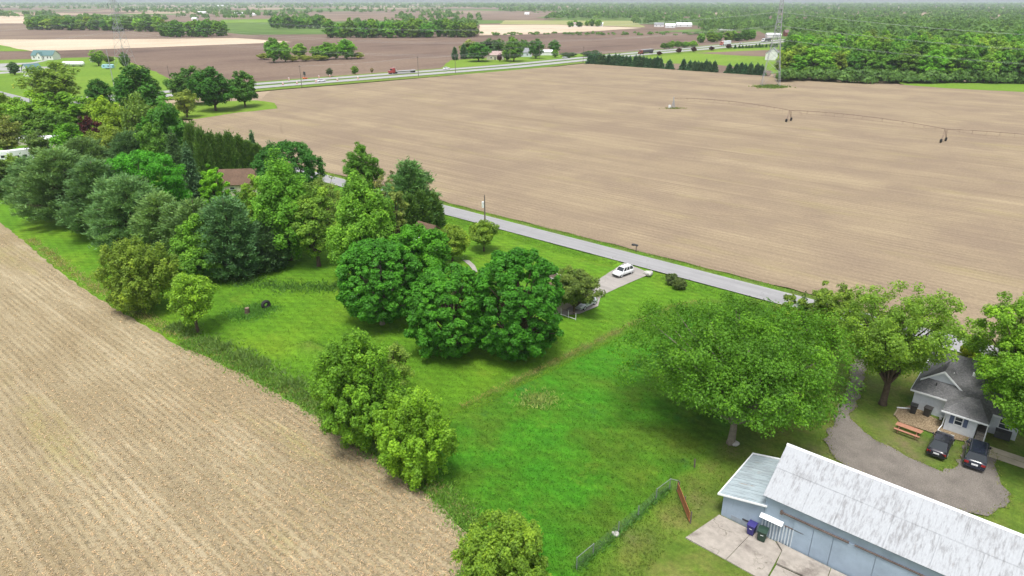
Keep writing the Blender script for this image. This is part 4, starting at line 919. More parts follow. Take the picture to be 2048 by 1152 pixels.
# ---- tall light green trees behind the left lawn
hero(735, 565, 352, 152, 'tall pale green poplar left of the small brown shed', LG, 15, cb=.07, ncl=260, nlf=91, leaf=0.210, shape='pyramid', clump=.15, upright=.35)
hero(638, 532, 372, 92, 'slim light green tree with bare trunk at the lawn edge', (.088, .175, .028), 16, cb=.12, ncl=150, nlf=73, leaf=0.196, shape='oval', clump=.19)
hero(580, 520, 318, 150, 'tall fresh green tree in front of the brown roofed house', (.066, .175, .020), 17, cb=.08, ncl=260, nlf=91, leaf=0.210, shape='pyramid', clump=.15, upright=.35)
hero(528, 505, 352, 66, 'narrow yellow green tree beside the brown roof', (.105, .185, .022), 18, cb=.1, ncl=120, nlf=73, leaf=0.196, shape='oval', clump=.2)
hero(800, 545, 372, 60, 'small pale yellowish tree right of the tall poplar', (.12, .165, .045), 19, cb=.15, ncl=80, nlf=52, leaf=0.175, shape='oval', clump=.2)
hero(660, 470, 350, 70, 'thin pale shrubby tree in front of the county road', (.105, .16, .04), 20, cb=.12, ncl=80, nlf=42, leaf=0.175, shape='round', clump=.2)
# ---- white pines on the left
cone(142, 442, 296, 172, 'broad white pine at the left end of the pine row', PINE, 31, dens=.95)
cone(215, 470, 318, 130, 'dark white pine second from the left in the pine row', (.036, .075, .032), 32)
cone(278, 500, 352, 150, 'broad white pine beside the stacked firewood', (.046, .094, .040), 33, dens=.9)
cone(338, 520, 384, 118, 'white pine with pale tips in the middle of the pine row', (.056, .102, .038), 34)
cone(408, 535, 396, 100, 'short white pine behind the bright broadleaf sapling', (.050, .092, .036), 35)
cone(472, 552, 392, 120, 'tall dark white pine at the right end of the pine row', (.034, .076, .036), 36, dens=.9)
cone(540, 540, 440, 70, 'shaded pine under the tall fresh green tree', (.028, .058, .026), 37)
cone(70, 398, 314, 84, 'white pine partly cut by the left pines', (.040, .082, .034), 38)
cone(178, 350, 274, 96, 'pine behind the long white roof', (.044, .080, .030), 39)
cone(270, 345, 262, 80, 'dark pine behind the bright rounded maple', (.034, .070, .032), 40)
cone(246, 492, 352, 96, 'narrow pine wedged between two broad ones in the pine row', (.040, .084, .034), 47, dens=.8)
cone(372, 530, 402, 92, 'low pine filling the right part of the pine row', (.046, .088, .034), 48, dens=.8)
cone(440, 548, 412, 84, 'low dark pine behind the bright broadleaf sapling', (.036, .074, .030), 49, dens=.8)
hero(500, 470, 378, 60, 'small rounded green tree in front of the brown roof', (.055, .135, .018), 85, cb=.08, ncl=90, nlf=60, leaf=.2, shape='round', clump=.2)
hero(298, 445, 306, 158, 'bright rounded green maple rising behind the pine row', (.040, .170, .014), 21, 'maple_tree', cb=.08, ncl=480, nlf=56, leaf=.2, shape='dense', clump=.095)
cone(393, 415, 290, 56, 'tall narrow dark spruce left of the brown roof', SPR, 41, 'spruce_tree', 'spruce', dens=1.2)
cone(365, 390, 262, 66, 'dark spruce behind the narrow one', (.03, .062, .026), 42, 'spruce_tree', 'spruce', dens=1.2)
hero(437, 425, 328, 60, 'small vivid green tree left of the brown roof', (.085, .22, .014), 22, cb=.06, ncl=110, nlf=87, leaf=0.182, shape='pyramid', clump=.19)
for i, (u, vb, vt) in enumerate([(432, 352, 268), (450, 350, 272), (468, 350, 268), (486, 346, 274), (503, 344, 284), (519, 342, 290), (415, 356, 262), (396, 352, 252)]):
    bgt(u, vb, vt, 36, 'arbor', 'dark arborvitae, number %s from the left in the tall hedge row behind the brown roof' % ['three', 'four', 'five', 'six', 'seven', 'eight', 'two', 'one'][i], ARB, 'arborvitae')
hero(586, 398, 286, 124, 'dark rounded maple beside the county road behind the brown roof', (.026, .098, .018), 23, 'maple_tree', cb=.05, ncl=420, nlf=52, leaf=.22, shape='dense', clump=.1)
cone(510, 322, 264, 22, 'tiny dark spruce tip standing against the stubble field', SPR, 43, 'spruce_tree', 'spruce'); cone(543, 330, 286, 26, 'small dark spruce beside the dark rounded maple', SPR, 44, 'spruce_tree', 'spruce')
hero(730, 420, 290, 86, 'upright mid green tree on the near side of the county road', (.048, .125, .016), 24, cb=.1, ncl=160, nlf=87, leaf=0.210, shape='oval', clump=.18)
cone(825, 450, 318, 100, 'tall white pine by the county road', (.040, .088, .034), 45, dens=1.05)
hero(780, 440, 345, 60, 'thin brownish tree between the upright tree and the tall pine', (.10, .12, .05), 25, cb=.15, ncl=70, nlf=49, leaf=0.182, shape='oval', clump=.2)
for i, (u, vb, vt) in enumerate([(822, 468, 392), (845, 462, 385), (866, 453, 388)]):
    bgt(u, vb, vt, 46, 'arbor', '%s dark arborvitae of the clump below the tall roadside pine' % ['left', 'middle', 'right'][i], (.032, .066, .016), 'arborvitae')
# ---- small trees near the road and drive
hero(905, 522, 452, 62, 'small round yellow green tree beside the garden path', (.095, .165, .022), 26, cb=.22, ncl=90, nlf=70, leaf=0.168, shape='round', clump=.22)
hero(968, 502, 440, 58, 'small bushy tree in front of the utility pole', (.085, .155, .022), 27, cb=.25, ncl=90, nlf=70, leaf=0.168, shape='round', clump=.22)
hero(1148, 628, 538, 92, 'small grey green tree shading the silver car', (.070, .115, .030), 28, cb=.2, ncl=150, nlf=80, leaf=0.140, shape='dome', clump=.18)
# ---- left lawn trees
hero(288, 622, 484, 144, 'rounded brownish olive bush tree at the field edge', (.088, .150, .022), 71, cb=.05, ncl=360, nlf=60, leaf=.165, shape='round', clump=.11, upright=.6, spread=.42)
hero(396, 664, 548, 100, 'small airy yellow green tree at the field edge', (.099, .200, .020), 72, cb=.25, ncl=120, nlf=56, leaf=0.154, shape='oval', clump=.19)
hero(405, 560, 440, 116, 'bright broadleaf sapling tree in front of the dark pines', (.070, .170, .020), 73, cb=.06, ncl=170, nlf=84, leaf=0.189, shape='pyramid', clump=.17)
# ---- foreground clump
hero(722, 890, 676, 182, 'bushy mid green tree clump at the edge of the near field', (.072, .168, .016), 74, cb=.03, ncl=460, nlf=62, leaf=.17, shape='round', clump=.10, upright=.7, spread=.45)
hero(832, 958, 785, 158, 'lighter yellow green bushy tree right of the foreground clump', (.092, .195, .017), 75, cb=.03, ncl=400, nlf=58, leaf=.155, shape='oval', clump=.105, upright=.8, spread=.5)
hero(790, 800, 686, 80, 'small pale airy tree behind the foreground clump', (.095, .165, .032), 76, cb=.1, ncl=90, nlf=45, leaf=0.140, shape='oval', clump=.19)
hero(1014, 1200, 1046, 178, 'yellow tipped bushy tree at the bottom edge of the picture', (.085, .160, .020), 77, cb=.03, ncl=380, nlf=62, leaf=.14, shape='oval', clump=.11, upright=.7, spread=.45)
# ---- right side
hero(1462, 886, 656, 476, 'huge spreading green tree with thick pale trunk beside the shed', (.046, .124, .011), 78, 'spreading_tree', cb=.24, ncl=600, nlf=60, leaf=.165, shape='dome', clump=.088, spread=.55, bark=BARKL, shift=(.8, 3.4))
hero(1765, 808, 572, 282, 'tall vase shaped elm with dark branches beside the gravel drive', (.085, .165, .022), 79, 'elm_tree', cb=.24, ncl=300, nlf=46, leaf=.17, shape='vase', clump=.10, spread=.5)
hero(1648, 728, 566, 118, 'thin yellow green tree left of the elm', (.088, .155, .024), 80, cb=.2, ncl=150, nlf=52, leaf=0.168, shape='vase', clump=.15, spread=.5)
cone(1590, 700, 598, 56, 'dark small spruce half hidden behind the huge tree', (.028, .05, .018), 46, 'spruce_tree', 'spruce')
hero(1560, 720, 590, 66, 'thin light tree by the road behind the huge tree', (.09, .15, .025), 81, cb=.2, ncl=70, nlf=45, leaf=0.168, shape='oval', clump=.19)
hero(2030, 838, 600, 250, 'bright green tree at the right edge overhanging the grey house', (.090, .190, .018), 82, 'maple_tree', cb=.2, ncl=330, nlf=62, leaf=.18, shape='dome', clump=.11, spread=.45)
hero(2068, 925, 690, 290, 'nearer bright green tree at the right edge in front of the house corner', (.075, .175, .016), 83, 'maple_tree', cb=.18, ncl=300, nlf=66, leaf=.17, shape='dome', clump=.115, spread=.45)
hero(1920, 770, 690, 50, 'yellow green small tree behind the grey house', (.15, .2, .018), 84, cb=.15, ncl=70, nlf=63, leaf=0.168, shape='round', clump=.22)

# left upper group
bgt(115, 214, 130, 112, 'airy', 'wide airy light green tree on the farm lawn by the left road', (.085, .15, .024), z=-.2)
bgt(207, 222, 158, 46, 'oval', 'dark upright tree right of the wide airy tree', DKG)
bgt(290, 262, 130, 86, 'oval', 'tall dark green tree below the left lattice tower', (.030, .10, .016))
bgt(388, 208, 138, 76, 'round', 'dark spreading maple left of the glossy dome', (.034, .092, .018), 'maple_tree'); bgt(432, 222, 138, 74, 'round', 'glossy dark dome shaped maple near the highway', (.024, .090, .012), 'maple_tree')
bgt(491, 214, 145, 54, 'round', 'single tree with clear trunk at the corner of the stubble field', (.034, .10, .016)); bgt(375, 235, 180, 50, 'airy', 'pale thin tree left of the glossy dome', (.12, .17, .04))
L1 = [(20, 270, 190, 80, 'round', (.09, .16, .02)), (75, 275, 192, 90, 'round', (.085, .18, .018)), (140, 270, 188, 95, 'round', (.075, .17, .018)), (200, 268, 200, 70, 'airy', (.10, .18, .02)), (232, 300, 200, 70, 'round', (.12, .20, .018)), (255, 315, 215, 62, 'oval', (.10, .17, .02)), (20, 314, 235, 70, 'airy', (.10, .135, .04)), (70, 283, 226, 80, 'round', (.06, .13, .02)), (110, 281, 222, 66, 'round', (.05, .12, .018)), (150, 330, 246, 60, 'oval', (.07, .19, .015)), (30, 378, 314, 60, 'round', (.075, .14, .02)), (12, 395, 318, 60, 'oval', (.05, .10, .02)), (295, 320, 190, 74, 'airy', (.075, .14, .03)), (345, 330, 205, 78, 'round', (.032, .11, .014)), (320, 345, 250, 60, 'round', (.05, .125, .018)), (235, 335, 255, 60, 'airy', (.11, .16, .03)), (390, 318, 245, 40, 'airy', (.06, .11, .03)), (84, 326, 262, 52, 'airy', (.06, .11, .03)), (200, 330, 262, 54, 'airy', (.10, .16, .03))]
PL = ['at the left edge', 'near the left edge, bright', 'in the middle of the bright group', 'pale and thin', 'strongly yellow', 'tall and yellowish', 'brownish and sparse', 'darker, above the white roof', 'dark, beside the white roof', 'vivid, right of the white roof', 'low, in front of the white vans', 'lowest at the left edge', 'sparse and tall with visible limbs', 'tall, dark and dense', 'half hidden behind the tall dark one', 'loose, under the yellow ones', 'small, behind the arborvitae hedge', 'thin, in front of the long white roof', 'thin, right of the purple tree']
for (u, vb, vt, w, kd, c), nm_ in zip(L1, PL): bgt(u, vb, vt, w, kd, 'leafy tree in the upper left grove, ' + nm_, c)
bgt(190, 318, 236, 46, 'round', 'dark purple leaved tree in the upper left grove', PUR, 'purple_tree')
# farm lawn trees
bgt(30, 150, 124, 20, 'oval', 'small dark round tree left of the gambrel barn', (.035, .085, .03), z=-.44); bgt(112, 142, 126, 22, 'round', 'little tree below the white tank', (.06, .12, .02), z=-.44)
bgt(198, 132, 101, 34, 'airy', 'light green spreading tree above the blue trailer', (.09, .18, .03), z=-.44); bgt(219, 127, 112, 18, 'round', 'dark small bush tree right of the spreading tree', (.05, .08, .02), z=-.44); bgt(252, 136, 104, 18, 'oval', 'upright tree under the left lattice tower', (.05, .12, .02), z=-.44)
# trees along the highway and farmstead
bgt(548, 125, 75, 32, 'oval', 'tall light tree, leftmost in the field thicket', (.07, .19, .02), z=-.5); bgt(571, 124, 83, 26, 'oval', 'second light tree in the field thicket', (.085, .20, .022), z=-.5); bgt(601, 117, 87, 28, 'oval', 'third light tree in the field thicket', (.10, .21, .024), z=-.5)
bgt(634, 119, 92, 24, 'oval', 'small tree in the middle of the field thicket', (.09, .2, .022), z=-.5); bgt(655, 119, 84, 30, 'oval', 'fourth tall tree in the field thicket', (.08, .2, .02), z=-.5); bgt(672, 118, 86, 26, 'oval', 'fifth tree in the field thicket', (.10, .22, .024), z=-.5); bgt(694, 118, 78, 38, 'oval', 'tallest tree at the right of the field thicket', (.07, .20, .016), z=-.5)
for k_, (u, vb, vt, w) in enumerate([(528, 119, 107, 24), (585, 123, 112, 26), (612, 122, 111, 26), (640, 121, 111, 28), (716, 117, 105, 26)]): bgt(u, vb, vt, w, 'round', 'low yellowish bush in the field thicket, %s' % ['at its left end', 'left of centre', 'in the centre', 'right of centre', 'at its right end'][k_], (.15, .19, .04), 'bush', z=-.5)
bgt(660, 154, 136, 16, 'airy', 'gnarled dark little tree by the far carriageway', (.05, .075, .04), z=-.4); bgt(710, 149, 132, 14, 'oval', 'small green sapling by the far carriageway', (.08, .16, .02), z=-.4); bgt(744, 147, 135, 8, 'airy', 'bare greyish sapling by the far carriageway', (.15, .13, .10), z=-.4)
bgt(910, 120, 94, 12, 'pine', 'thin pine, left of two before the farmstead', SPR, 'pine_tree', z=-.44); bgt(928, 118, 88, 14, 'pine', 'thin pine, right of two before the farmstead', SPR, 'pine_tree', z=-.44)
bgt(957, 123, 86, 46, 'round', 'round dark maple left of the pink roofed house', (.036, .12, .012), 'maple_tree', z=-.44); bgt(940, 116, 82, 36, 'round', 'olive tree behind the round dark maple', (.11, .15, .03), z=-.44)
bgt(980, 110, 79, 36, 'round', 'dark tree behind the pink roofed house', (.035, .08, .03), z=-.44); bgt(998, 108, 77, 24, 'oval', 'mid green tree right behind the pink roof', (.05, .13, .02), z=-.44); bgt(999, 124, 108, 10, 'round', 'small purple tree before the pink roofed house', PUR, 'purple_tree', z=-.44)
bgt(1014, 121, 99, 16, 'oval', 'small dark tree right of the pink roofed house', (.035, .1, .02), z=-.44); bgt(1028, 123, 79, 40, 'round', 'large tree with clear trunk in the farmstead', (.055, .13, .02), z=-.44); bgt(1046, 110, 79, 22, 'oval', 'pale tree behind the large farmstead tree', (.06, .15, .025), z=-.44); bgt(1024, 108, 72, 18, 'oval', 'tallest light tree behind the farmstead', (.07, .16, .022), z=-.44)
bgt(1072, 117, 77, 30, 'oval', 'oval dark maple in front of the white garage', (.036, .11, .018), 'maple_tree', z=-.44); bgt(1108, 108, 80, 24, 'oval', 'oval dark maple right of the white garage', (.036, .11, .016), 'maple_tree', z=-.44); bgt(1110, 115, 99, 14, 'oval', 'small bright tree under the right oval maple', (.085, .19, .016), z=-.44)
for k_, (u, vb, vt, w) in enumerate([(1130, 113, 105, 18), (1144, 113, 105, 18), (1137, 117, 109, 9), (1175, 114, 102, 24), (1189, 113, 101, 22)]): bgt(u, vb, vt, w, 'round', 'dark low shrub right of the farmstead, %s' % ['first', 'second', 'in front of the others', 'fourth and larger', 'last and larger'][k_], (.035, .08, .025), 'bush', z=-.44)
for k_, (u, vb, vt) in enumerate([(1318, 111, 103), (1357.5, 106.5, 96), (1387.5, 104.5, 93.5), (1423, 101, 93), (1457, 97.5, 88.5)]): bgt(u, vb, vt, 10.5, 'round', 'small round purple tree by the highway, %s from the left' % ['first', 'second', 'third', 'fourth', 'fifth'][k_], PUR, 'purple_tree', z=-.44, group='purple trees along the highway')
# spruce row
SPX = [630, 655, 685, 710, 735, 770, 800, 825, 855, 885, 915, 940, 985, 1015, 1050, 1075, 1105, 1135, 1158, 1182, 1255, 1365, 1420, 1452, 1485, 1515, 1548, 1578, 1612, 1738, 1795, 1828, 1862, 1902, 1955, 1990]
for k_, x_ in enumerate(SPX):
    u = 1024 + x_ / 4; vb = np.interp(x_, [630, 1180, 1360, 1620, 1990], [127.5, 136, 139.5, 144, 149.5]); hp_ = random.uniform(17.5, 22.5)
    bgt(u + random.uniform(-1, 1), vb, vb - hp_, random.uniform(18, 22), 'spruce', 'dark blue green spruce, %s from the left in the row behind the stubble field' % nth(k_), jc((.026, .062, .036), .12), 'spruce_tree', z=-.2, group='row of spruces behind the stubble field')
for k_ in range(16):
    bgt(1470 + k_ * 7 + random.uniform(-2, 2), 97 - k_ * .25, 97 - k_ * .25 - random.uniform(5, 9), 7, 'spruce', 'tiny young spruce, %s from the left beside the far highway' % nth(k_), jc((.03, .075, .03), .12), 'spruce_tree', z=-.44, group='young spruces beside the far highway')
# right wood, front rows one by one
WG = [(.062, .165, .020), (.078, .185, .020), (.054, .140, .020), (.092, .20, .022), (.048, .130, .018), (.080, .175, .028), (.105, .19, .030)]
def row(us, vbs, hpx, wpx, step, label, group, z=-.2, kind='wood', order=True):
    u = us[0]; no = 0
    while u < us[1]:
        vb = np.interp(u, us, vbs) + random.uniform(-1.5, 1.5); sc_ = (vb / vbs[0]); hh = hpx * sc_ * random.uniform(.78, 1.15)
        bgt(u + random.uniform(-4, 4), vb, vb - hh, wpx * random.uniform(.85, 1.3) * sc_, kind, label + (', %s from the left' % nth(no) if order else ''), jc(random.choice(WG)), 'wood_tree', z=z, group=group); u += step * random.uniform(.75, 1.25); no += 1
lb_ = 'leafy green tree in the dense wood right of the transmission tower'
for vb0, vb1, hp_, st_p, u0 in ((156, 167, 58, 25, 1568), (150, 158, 62, 25, 1572), (139, 147, 60, 26, 1576), (129, 137, 56, 26, 1580), (119, 127, 52, 26, 1588), (110, 117, 47, 26, 1596)):
    row((u0, 2075), (vb0, vb1), hp_, 38 * vb0 / 156, st_p, lb_ if vb0 != 156 else 'front row tree of the wood at right', 'trees of the dense right wood', order=vb0 == 156)
row((665, 958), (76.5, 73), 35, 23, 13, 'leafy tree at the front of the middle copse', 'front trees of the middle copse', -.5)
row((545, 660), (55.5, 56), 22, 18, 12, 'leafy tree in the smaller copse left of the middle copse', 'trees of the small far copse', -.5)
row((62, 330), (58, 63), 24, 20, 13, 'leafy tree at the front of the far left wood', 'front trees of the far left wood', -.5)
row((328, 450), (73.5, 72.5), 31, 22, 13, 'leafy tree in the copse right of the left lattice tower', 'trees of the copse by the left tower', -.5)
row((1405, 1500), (84, 80), 20, 18, 12, 'leafy tree at the highway bend behind the red and white truck', 'trees at the highway bend', -.5)
row((1325, 1395), (98, 94), 13, 14, 9, 'pale green bush in the row beyond the highway', 'bush row beyond the highway', -.5, 'round')
row((1140, 1200), (53, 52), 13, 11, 9, 'leafy tree in the tiny copse in mid distance', 'trees of the tiny far copse', -.5)

# ---- far woods as masses
def far_wood(name, label, zones, seed, nq=46, z=-.6, size=(14, 5.2)):
    rng = np.random.default_rng(seed); Q = []; TI = []
    for (u0, u1, v0, v1, n) in zones:
        U = rng.uniform(u0, u1, n); V = rng.uniform(v0, v1, n)
        for u, v in zip(U, V):
            q = G(u, v, z); h = size[0] * rng.uniform(.6, 1.35); R = size[1] * rng.uniform(.6, 1.5); far = q.length
            k = int(nq * 2.0 * (1.0 if far < 1600 else .62 if far < 3000 else .4)); d = unit(rng.normal(size=(k, 3))); d[:, 2] = np.abs(d[:, 2]) * 1.15 - .3
            p = np.array(q) + np.array([0, 0, h * .5]) + d * np.array([R, R, h * .5]) * rng.uniform(.75, 1.05, (k, 1)); nm = unit(d + rng.normal(size=(k, 3)) * .45 + np.array([0, 0, .3]))
            L = R * (.28 if far < 1600 else .36 if far < 3000 else .5) * rng.uniform(.7, 1.3, k); Q.append(leaf_quads(p, nm, L, L * .8, None, rng)); TI.append(np.clip(rng.normal(.48, .15) + rng.normal(size=k) * .12, 0, 1))
    me = np_mesh(name, np.concatenate(Q), 3, np.concatenate(TI)); o = link(name, me, LEAF); o.color = (.115, .235, .048, 1); o['kind'] = 'stuff'; o['label'] = label; o['category'] = 'wood'; return o
far_wood('far_woodland', 'deep part of the dense wood at right', [(1600, 2090, 82, 112, 420), (1640, 2090, 58, 84, 520), (1585, 1640, 66, 100, 40)], 1, 70, -.5, (16, 5.6))
far_wood('far_woodland', 'woods filling the right distance up to the horizon', [(1260, 2100, 38, 50, 330), (1500, 2100, 48, 62, 260), (1400, 1560, 52, 66, 90), (1130, 2100, 24, 38, 900), (1090, 1260, 34, 40, 90), (1000, 2100, 15, 25, 1500)], 2, 46)
far_wood('far_woodland', 'blue green woods along the horizon', [(900, 2100, 9, 15, 1100), (-60, 2110, 5.6, 9.2, 2200), (-60, 1000, 9, 12, 500)], 12, 46, -.6, (15, 11))
far_wood('far_woodland', 'back of the far left wood', [(58, 330, 40, 58, 210), (340, 448, 60, 72, 50)], 3, 60)
far_wood('far_woodland', 'back of the middle copses', [(680, 955, 52, 74, 170), (548, 650, 42, 54, 70), (780, 960, 36, 52, 30)], 4, 60)
far_wood('far_woodland', 'hazy tree lines across the left distance', [(-60, 110, 30, 36, 60), (230, 460, 18, 27, 150), (-60, 560, 12, 19, 230), (420, 620, 26, 34, 60), (560, 900, 22, 27, 70), (840, 930, 26, 38, 30), (560, 1020, 12, 17, 340), (350, 520, 30, 40, 26)], 5, 46)
far_wood('undergrowth', 'shrubby undergrowth along the front of the right wood', [(1562, 1700, 156, 165, 60), (1700, 2090, 163, 168, 130)], 16, 60, -.2, (6, 3.2))
far_wood('hedgerow', 'low bushes along the edge of the brown field beyond the highway', [(960, 1500, 67.5, 71, 90), (1060, 1240, 25, 28, 20)], 6, 40, -.6, (3.2, 2.8))

# ------------------------------------------------------------------ vehicles
def carpaint(name, col, rough=.25):
    if name in MC: return MC[name]
    m, t, out = newmat(name); tc = nd(t, 'ShaderNodeTexCoord').outputs['Object']
    c = mix(t, 1.0, tuple(col), ramp(t, noise(t, tc, 1.5, 3), [(.3, .93), (.7, 1.05)]), 'MULTIPLY'); p = finish(t, out, c, rough, None, spec=.6); p.inputs['Coat Weight'].default_value = .6; MC[name] = m; return m
RIM = paint('alloy_rim', (.42, .43, .45), .3, .1, 4, .6); TAIL = paint('red_lens', (.30, .01, .012), .2, .1, 3, .6); LAMP = paint('clear_lens', (.7, .72, .74), .15, .05, 3, .7); CGL = glass('car_glass', (.03, .036, .042)); PLATE = paint('number_plate', (.72, .73, .75), .5, .05)
def frust(mb, lo, hi):
    i = len(mb.v); mb.v += lo + hi; mb.f += [tuple(i + k for k in q) for q in ((0, 3, 2, 1), (4, 5, 6, 7), (0, 1, 5, 4), (1, 2, 6, 5), (2, 3, 7, 6), (3, 0, 4, 7))]
def car(loc, yaw, label, col, kind='suv', scale=1.0, two=None, cat='car', name='parked_car'):
    o = thing(name, label, cat, loc, yaw); o.scale = (scale,) * 3; pm = carpaint('carpaint_' + str(col), col); lo_m = paint('cladding', (.03, .03, .033), .7, .1) if two else pm
    if kind == 'suv': st = [(-2.28, .42, .80, .80), (-2.20, .30, .98, .88), (-1.4, .26, 1.04, .93), (0, .24, 1.03, .94), (1.0, .26, 1.02, .93), (1.5, .26, .99, .92), (2.05, .30, .88, .88), (2.28, .42, .74, .74)]; cab = ((-2.12, 1.12), (-1.78, .48), 1.03, 1.66)
    else: st = [(-2.30, .42, .78, .76), (-2.2, .28, .92, .84), (-1.4, .22, .96, .89), (0, .2, .94, .90), (1.0, .22, .93, .90), (1.5, .22, .88, .88), (2.1, .27, .76, .83), (2.32, .4, .62, .68)]; cab = ((-1.75, 1.12), (-1.0, .35), .93, 1.40)
    if kind == 'coupe': cab = ((-2.05, 1.05), (-.85, .3), .93, 1.36)
    mb = MB(); nr = 10
    for (x, zl, zb, w) in st:
        mb.v += [(x, -w * .86, zl), (x, -w, zl + .16), (x, -w, zb - .16), (x, -w * .93, zb), (x, -w * .4, zb + .035), (x, w * .4, zb + .035), (x, w * .93, zb), (x, w, zb - .16), (x, w, zl + .16), (x, w * .86, zl)]
    for k in range(len(st) - 1):
        for j in range(nr):
            j2 = (j + 1) % nr; mb.f.append((k * nr + j, k * nr + j2, (k + 1) * nr + j2, (k + 1) * nr + j))
    mb.f.append(tuple(range(nr - 1, -1, -1))); mb.f.append(tuple((len(st) - 1) * nr + j for j in range(nr)))
    body = mb.build('body', pm, o, True)
    (x0, x1), (t0, t1), zb, zr = cab; wb = .86 if kind == 'suv' else .82; wt = .70 if kind == 'suv' else .62
    LO = [(x0, -wb, zb), (x1, -wb, zb), (x1, wb, zb), (x0, wb, zb)]; HI = [(t0, -wt, zr), (t1, -wt, zr), (t1, wt, zr), (t0, wt, zr)]
    cb_ = MB(); frust(cb_, LO, HI); cb_.build('cabin', pm, o)
    rr = MB(); rr.slab([(t0 - .04, -wt - .02, zr + .03), (t1 + .06, -wt - .02, zr + .03), (t1 + .06, wt + .02, zr + .03), (t0 - .04, wt + .02, zr + .03)], .05); rr.build('roof_panel', pm, o)
    def pane(a, b, c, d, nm, i0=.08, i1=.1):
        a, b, c, d = map(Vector, (a, b, c, d)); cen = (a + b + c + d) / 4; n = (b - a).cross(d - a).normalized(); 
        if n.dot(cen - Vector(((x0 + x1) / 2, 0, zb))) < 0: n = -n
        q = [p.lerp(cen, i0) + n * .015 for p in (a, b, c, d)]; MB().quad(*q).build(nm, CGL, o)
    pane(LO[1], LO[2], HI[2], HI[1], 'windscreen'); pane(LO[3], LO[0], HI[0], HI[3], 'rear_window')
    for s, (A, B_, C_, D_) in ((-1, (LO[0], LO[1], HI[1], HI[0])), (1, (LO[3], LO[2], HI[2], HI[3]))):
        A, B_, C_, D_ = map(Vector, (A, B_, C_, D_))
        for f0, f1 in ((.03, .36), (.38, .66), (.68, .97)): pane(A.lerp(B_, f0), A.lerp(B_, f1), D_.lerp(C_, f1), D_.lerp(C_, f0), 'side_window', .1)
        MB().box(.75, .95, s * .95 - .07, s * .95 + .07, zb - .02, zb + .12).build('mirror', pm, o)
    for x in (-1.38, 1.42):
        for s in (-1, 1):
            w_ = MB().tube([(x, s * .68, .34), (x, s * .915, .34)], .345, 16).build('wheel', TYRE, o); MB().tube([(x, s * .91, .34), (x, s * .925, .34)], .22, 12).build('rim', RIM, w_)
    zl_ = st[1][2]
    for s in (-1, 1):
        MB().box(-2.30, -2.16, s * .66 - .17, s * .66 + .17, zl_ - .30, zl_ - .10).build('tail_light', TAIL, o); MB().box(2.10, 2.27, s * .60 - .16, s * .60 + .16, .58, .72).build('headlight', LAMP, o)
    MB().box(-2.33, -2.26, -.26, .26, .60, .75).build('number_plate', PLATE, o); MB().box(-2.36, -2.2, -.8, .8, .32, .50).build('bumper', lo_m, o); MB().box(2.18, 2.36, -.76, .76, .30, .50).build('bumper', lo_m, o)
    if two:
        for s in (-1, 1): MB().box(-1.0, 1.0, s * .95 - .015, s * .95 + .015, .27, .45).build('sill', lo_m, o)
    if kind == 'suv':
        for s in (-1, 1): MB().box(t0 + .1, t1 - .1, s * .6 - .025, s * .6 + .025, zr + .05, zr + .09).build('roof_rail', DARK, o)
    return o
def pyaw(f, r): a = G(*f); b = G(*r); return math.atan2(a.y - b.y, a.x - b.x)
car(G(1246, 549, .085), pyaw((1243.75, 555), (1260.6, 548.75)), 'white SUV with dark lower trim stopped on the concrete driveway', (.80, .80, .82), 'suv', .86, True)
car(G(1171, 612, .085), pyaw((1156, 622), (1186, 606)), 'silver sedan parked under the small grey green tree', (.45, .48, .50), 'sedan', .92)
car(G(1879, 897, .03), pyaw((1887, 880), (1871, 914)), 'dark blue black hatchback parked on the grass near the picnic table', (.014, .013, .022), 'coupe', 1.0)
car(G(1950, 917, .11), pyaw((1956, 890), (1946, 942)), 'dark navy SUV parked on the gravel by the house steps', (.016, .02, .035), 'suv', 1.04)
def truck_wheels(o, xs, w=1.2):
    for x in xs:
        for s in (-1, 1): MB().tube([(x, s * (w - .45), .5), (x, s * w, .5)], .5, 12).build('wheel', TYRE, o)
def semi(loc, yaw, label, cabc, kind):
    o = thing('semi_truck', label, 'truck', loc, yaw); cm = carpaint('cab_' + str(cabc), cabc, .3)
    MB().prism([(6.4, .7), (9.4, .7), (9.5, 1.9), (7.9, 2.0), (7.6, 3.3), (5.6, 3.5), (5.6, .7)], 'y', -1.2, 1.2).build('cab', cm, o)
    MB().box(7.6, 7.9, -1.05, 1.05, 2.1, 2.95).build('windscreen', CGL, o)
    for s in (-1, 1): MB().tube([(5.5, s * 1.0, 1), (5.5, s * 1.0, 4.2)], .1, 6).build('exhaust_stack', RIM, o)
    MB().box(-9.5, 6.4, -.5, .5, .75, 1.05).build('chassis', DARK, o)
    if kind == 'flat': MB().box(-10, 5.0, -1.25, 1.25, 1.2, 1.45).build('flatbed', RIM, o); MB().box(4.8, 5.0, -1.25, 1.25, 1.45, 2.6).build('headboard', RIM, o)
    elif kind == 'box': MB().box(-10, 5.2, -1.3, 1.3, 1.1, 4.1).build('box_trailer', TRIM, o)
    else:
        MB().prism([(-1.3, 2.6), (-.9, 1.2), (.9, 1.2), (1.3, 2.6), (1.3, 3.4), (-1.3, 3.4)], 'x', -10, 5).build('hopper_trailer', paint('dark_hopper', (.06, .06, .07), .5), o); MB().box(-10, 5, -1.25, 1.25, 3.4, 3.55).build('tarp', paint('tarp_grey', (.4, .42, .46), .7), o)
    truck_wheels(o, (8.6, 5.8, 4.6, -7.6, -8.8)); return o
hdir = lambda a, b: math.atan2((G(*b) - G(*a)).y, (G(*b) - G(*a)).x)
semi(G(804, 146.2, -.08), hdir((1024, 128), (522, 167)), 'red tractor truck pulling an empty flatbed trailer on the far carriageway', (.34, .03, .03), 'flat')
